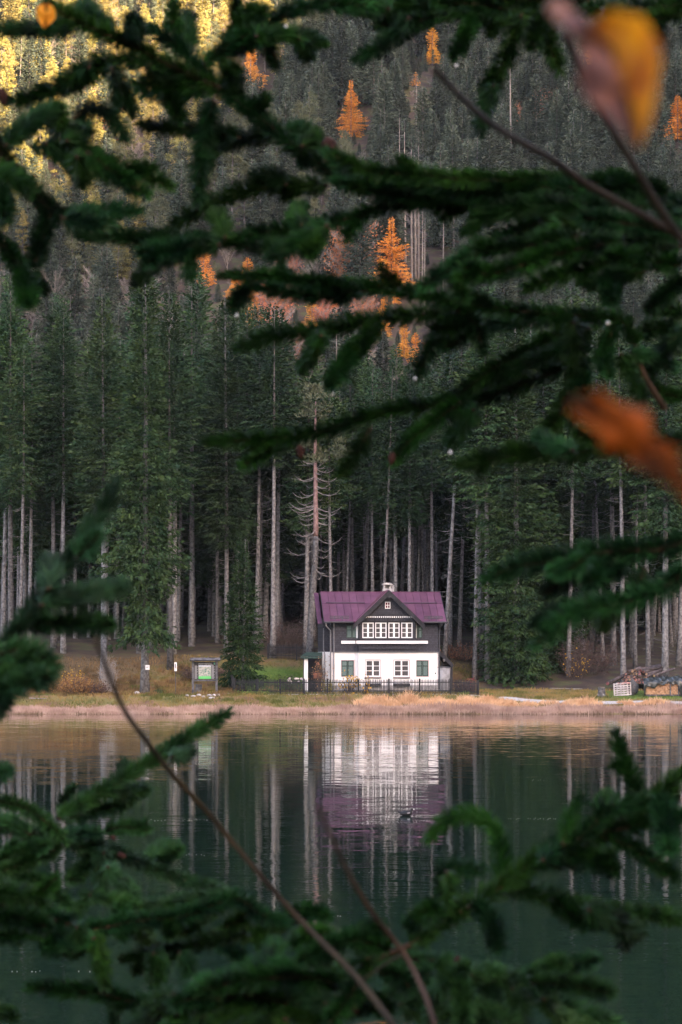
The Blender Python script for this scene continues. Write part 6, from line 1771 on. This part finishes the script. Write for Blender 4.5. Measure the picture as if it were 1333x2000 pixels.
bare_twig('long bare brown twig curving from the left shore down to the bottom edge', [(790, 2030, 2.0), (700, 1912, 2.1), (640, 1850, 2.15), (580, 1790, 2.2), (520, 1722, 2.2), (450, 1640, 2.2), (400, 1580, 2.15), (340, 1516, 2.1), (290, 1452, 2.0), (245, 1390, 1.8), (215, 1322, 1.6), (188, 1250, 1.3)], 0.0029, 0.0014, M_BTW)
bare_twig('bare reddish twig rising left from the bottom edge', [(858, 2030, 1.9), (830, 1942, 1.95), (790, 1862, 2.0), (740, 1800, 1.95), (690, 1722, 1.85), (655, 1650, 1.55), (622, 1575, 1.25)], 0.0024, 0.0011, M_RTW, side=([(790, 1862, 2.0), (750, 1885, 2.05), (700, 1920, 2.1)],))
bare_twig('dark bare twig slanting across the upper right', [(1420, 520, 1.9), (1300, 445, 1.85), (1150, 362, 1.8), (1080, 312, 1.75), (960, 242, 1.6), (850, 138, 1.4)], 0.0032, 0.0020, M_GTW)
bare_twig('dark bare twig beside the large yellow leaf', [(1400, 560, 1.7), (1300, 425, 1.65), (1250, 342, 1.6), (1200, 262, 1.55), (1150, 172, 1.5), (1105, 70, 1.45)], 0.0029, 0.0018, M_GTW)

def leaf(label, pts_mid, width, d, m, fold=0.5, seed=0, name='leaf', m2=None, lobes=0.05, lf=40):
    """Curved, folded leaf blade along a midrib given in photo pixels; two halves meet at the midrib."""
    o = at(*pts_mid[0], d); e = thing(name, label, 'leaf', o)
    mid = smooth_path([np.array(at(px, py, d)) - np.array(o) for px, py in pts_mid], 0.004)
    n = len(mid)
    tdir = norm(np.gradient(mid, axis=0)); up = np.array([0, -1.0, 0])
    side = norm(np.cross(tdir, up))
    for sg, mm, nm in ((1, m, 'blade_half'), (-1, m2 or m, 'blade_half')):
        vs, fs = [], []; k = 5
        for i in range(n):
            t = i / (n - 1)
            w = width * (max(0, math.sin(math.pi * min(1, t ** 0.8 * 0.95 + 0.04))) ** 0.85) * (1 + lobes * math.sin(t * lf + sg))
            for j in range(k):
                s = j / (k - 1)
                p = mid[i] + side[i] * sg * w * s * math.cos(fold) + up * w * s * math.sin(fold) * (1 if sg > 0 else 0.6) + np.array([0, 0.003 * math.sin(t * 9 + s * 3), 0])
                vs.append(tuple(p))
        for i in range(n - 1):
            for j in range(k - 1):
                a = i * k + j; fs.append((a, a + 1, a + k + 1, a + k))
        q = MB().add(vs, fs).build(nm, mm, e, True)
        sd = q.modifiers.new('thickness', 'SOLIDIFY'); sd.thickness = 0.0004
    MB().tube([Vector(mid[i]) for i in range(0, n, 2)], 0.0007, 5).build('midrib', M_BTW, e, True)
M_LY = mat('leaf_yellow', (0.42, 0.14, 0.05), 0.6, 0.3, col2=(0.74, 0.37, 0.012), scale=110, trans=0.6)
M_LP = mat('leaf_pink', (0.11, 0.055, 0.070), 0.6, 0.3, col2=(0.36, 0.15, 0.10), scale=90, trans=0.3)
M_LO = mat('leaf_orange', (0.040, 0.008, 0.003), 0.6, 0.2, col2=(0.46, 0.10, 0.006), scale=75, trans=0.4)
leaf('large blurred yellow and pink leaf hanging near the top right', [(1140, 62), (1190, 92), (1212, 150), (1228, 205), (1246, 290)], 0.0104, 0.55, M_LP, 0.35, m2=M_LY)  # yellow half painted as lit through, pink half as in shade
bare_twig('short reddish leaf stalk above the large yellow leaf', [(1085, 12, 0.56), (1110, 38, 0.555), (1140, 62, 0.55)], 0.0020, 0.0024, M_LP)
leaf('blurred orange brown leaf at the right edge', [(1118, 782), (1180, 818), (1235, 850), (1290, 900), (1345, 985)], 0.0056, 0.55, M_LO, 0.3, lobes=0.38, lf=19)
leaf('small glowing orange leaf in the top left corner', [(90, 6), (91, 22), (90, 40), (87, 56)], 0.010, 2.4, mat('leaf_glow', (0.80, 0.30, 0.02), 0.6, 0.3, col2=(0.85, 0.42, 0.05), scale=40, trans=0.5), 0.3)
# cones / buds on the boughs
M_CONE = mat('cone_brown', (0.026, 0.012, 0.010), 0.8, 0.1, col2=(0.060, 0.024, 0.020), scale=60)
for i, (a, b, d, lab) in enumerate([((640, 268), (652, 330), 2.8, 'dark brown cone standing on the upper bough'), ((604, 470), (608, 500), 2.7, 'dark cone under the thick bough'), ((232, 1668), (248, 1674), 3.2, 'reddish bud on the lower left bough'), ((218, 1632), (226, 1640), 3.2, 'brown bud beside the lower left bough'), ((768, 884), (764, 908), 2.9, 'red brown bud at a twig tip right of centre'), ((585, 870), (590, 895), 2.95, 'dark bud hanging below the long twig'), ((2, 172), (10, 206), 2.7, 'brown cone at the left edge'), ((896, 1868), (890, 1886), 2.7, 'grey brown bud on the bottom right bough'), ((690, 1962), (700, 1980), 2.5, 'purplish bud among the bottom twigs')]):
    P0, P1 = at(*a, d), at(*b, d)
    ax = P1 - P0; L = ax.length
    mb = MB(); mb.tube([P0 + ax * t for t in (0, 0.15, 0.5, 0.8, 1.0)], [0.002, L * 0.20 + 0.001, L * 0.24 + 0.001, L * 0.16 + 0.001, 0.001], 9)
    n_ = ax.normalized()
    s_ = n_.cross(Vector((0, 1, 0.1))).normalized(); u_ = n_.cross(s_)
    for q in range(40):                                # overlapping scales
        t = 0.08 + 0.84 * q / 40; a_ = q * 2.4; r = (L * 0.22 + 0.001) * math.sin(math.pi * min(1, t * 0.9 + 0.12))
        c = P0 + ax * t + (s_ * math.cos(a_) + u_ * math.sin(a_)) * r
        o_ = (s_ * math.cos(a_) + u_ * math.sin(a_)); ta = o_.cross(n_)
        mb.add([c - ta * r * 0.5, c + ta * r * 0.5, c + o_ * r * 0.35 + n_ * L * 0.1], [(0, 1, 2)])
    tag(mb.build('spruce_cone', M_CONE), lab, 'cone')
# drops of water on the needle tips
M_DROP = bpy.data.materials.new('water_drop'); M_DROP.use_nodes = True
bb = M_DROP.node_tree.nodes['Principled BSDF']; bb.inputs['Base Color'].default_value = (0.6, 0.6, 0.62, 1); bb.inputs['Roughness'].default_value = 0.25; bb.inputs['Specular IOR Level'].default_value = 1.0
for px, py, d, lab in ((66, 525, 2.5, 'pale water drop at the left edge below the sagging bough'), (1188, 630, 2.75, 'bright water drop on the long bough near the right edge'), (811, 739, 2.8, 'pale water drop under a hanging twig right of centre'), (880, 883, 2.8, 'pale water drop above the single twig'), (651, 769, 2.85, 'dim water drop below the hanging twig tip in the centre'), (463, 616, 2.85, 'dim water drop under the left end of the long bough'), (892, 128, 2.8, 'dim water drop under the top bough'), (559, 51, 2.7, 'small water drop on the upper left bough')):
    c = at(px, py, d); mb = MB(); sz = rr.uniform(0.38, 0.58)
    mb.tube([c + Vector((0, 0, z * sz)) for z in (0.005, 0.0035, 0.001, -0.0018, -0.0036, -0.0042)], [r_ * sz for r_ in (0.0003, 0.0017, 0.0036, 0.0040, 0.0024, 0.0004)], 10)
    tag(mb.build('water_drop', M_DROP, None, True), lab, 'drop')

# ------------------------------------------------------------------ air between here and the mountain
hm = bpy.data.materials.new('haze_air'); hm.use_nodes = True
nt = hm.node_tree; nt.nodes.clear()
ou = nt.nodes.new('ShaderNodeOutputMaterial'); vo = nt.nodes.new('ShaderNodeVolumePrincipled')
vo.inputs['Color'].default_value = (0.90, 0.92, 0.96, 1); vo.inputs['Density'].default_value = 0.00004
nt.links.new(vo.outputs[0], ou.inputs['Volume'])
tag(MB().box(-2600, 2900, -2300, 2400, -20, 900).build('haze', hm), 'thin bluish haze in the valley air', 'haze', kind='stuff')
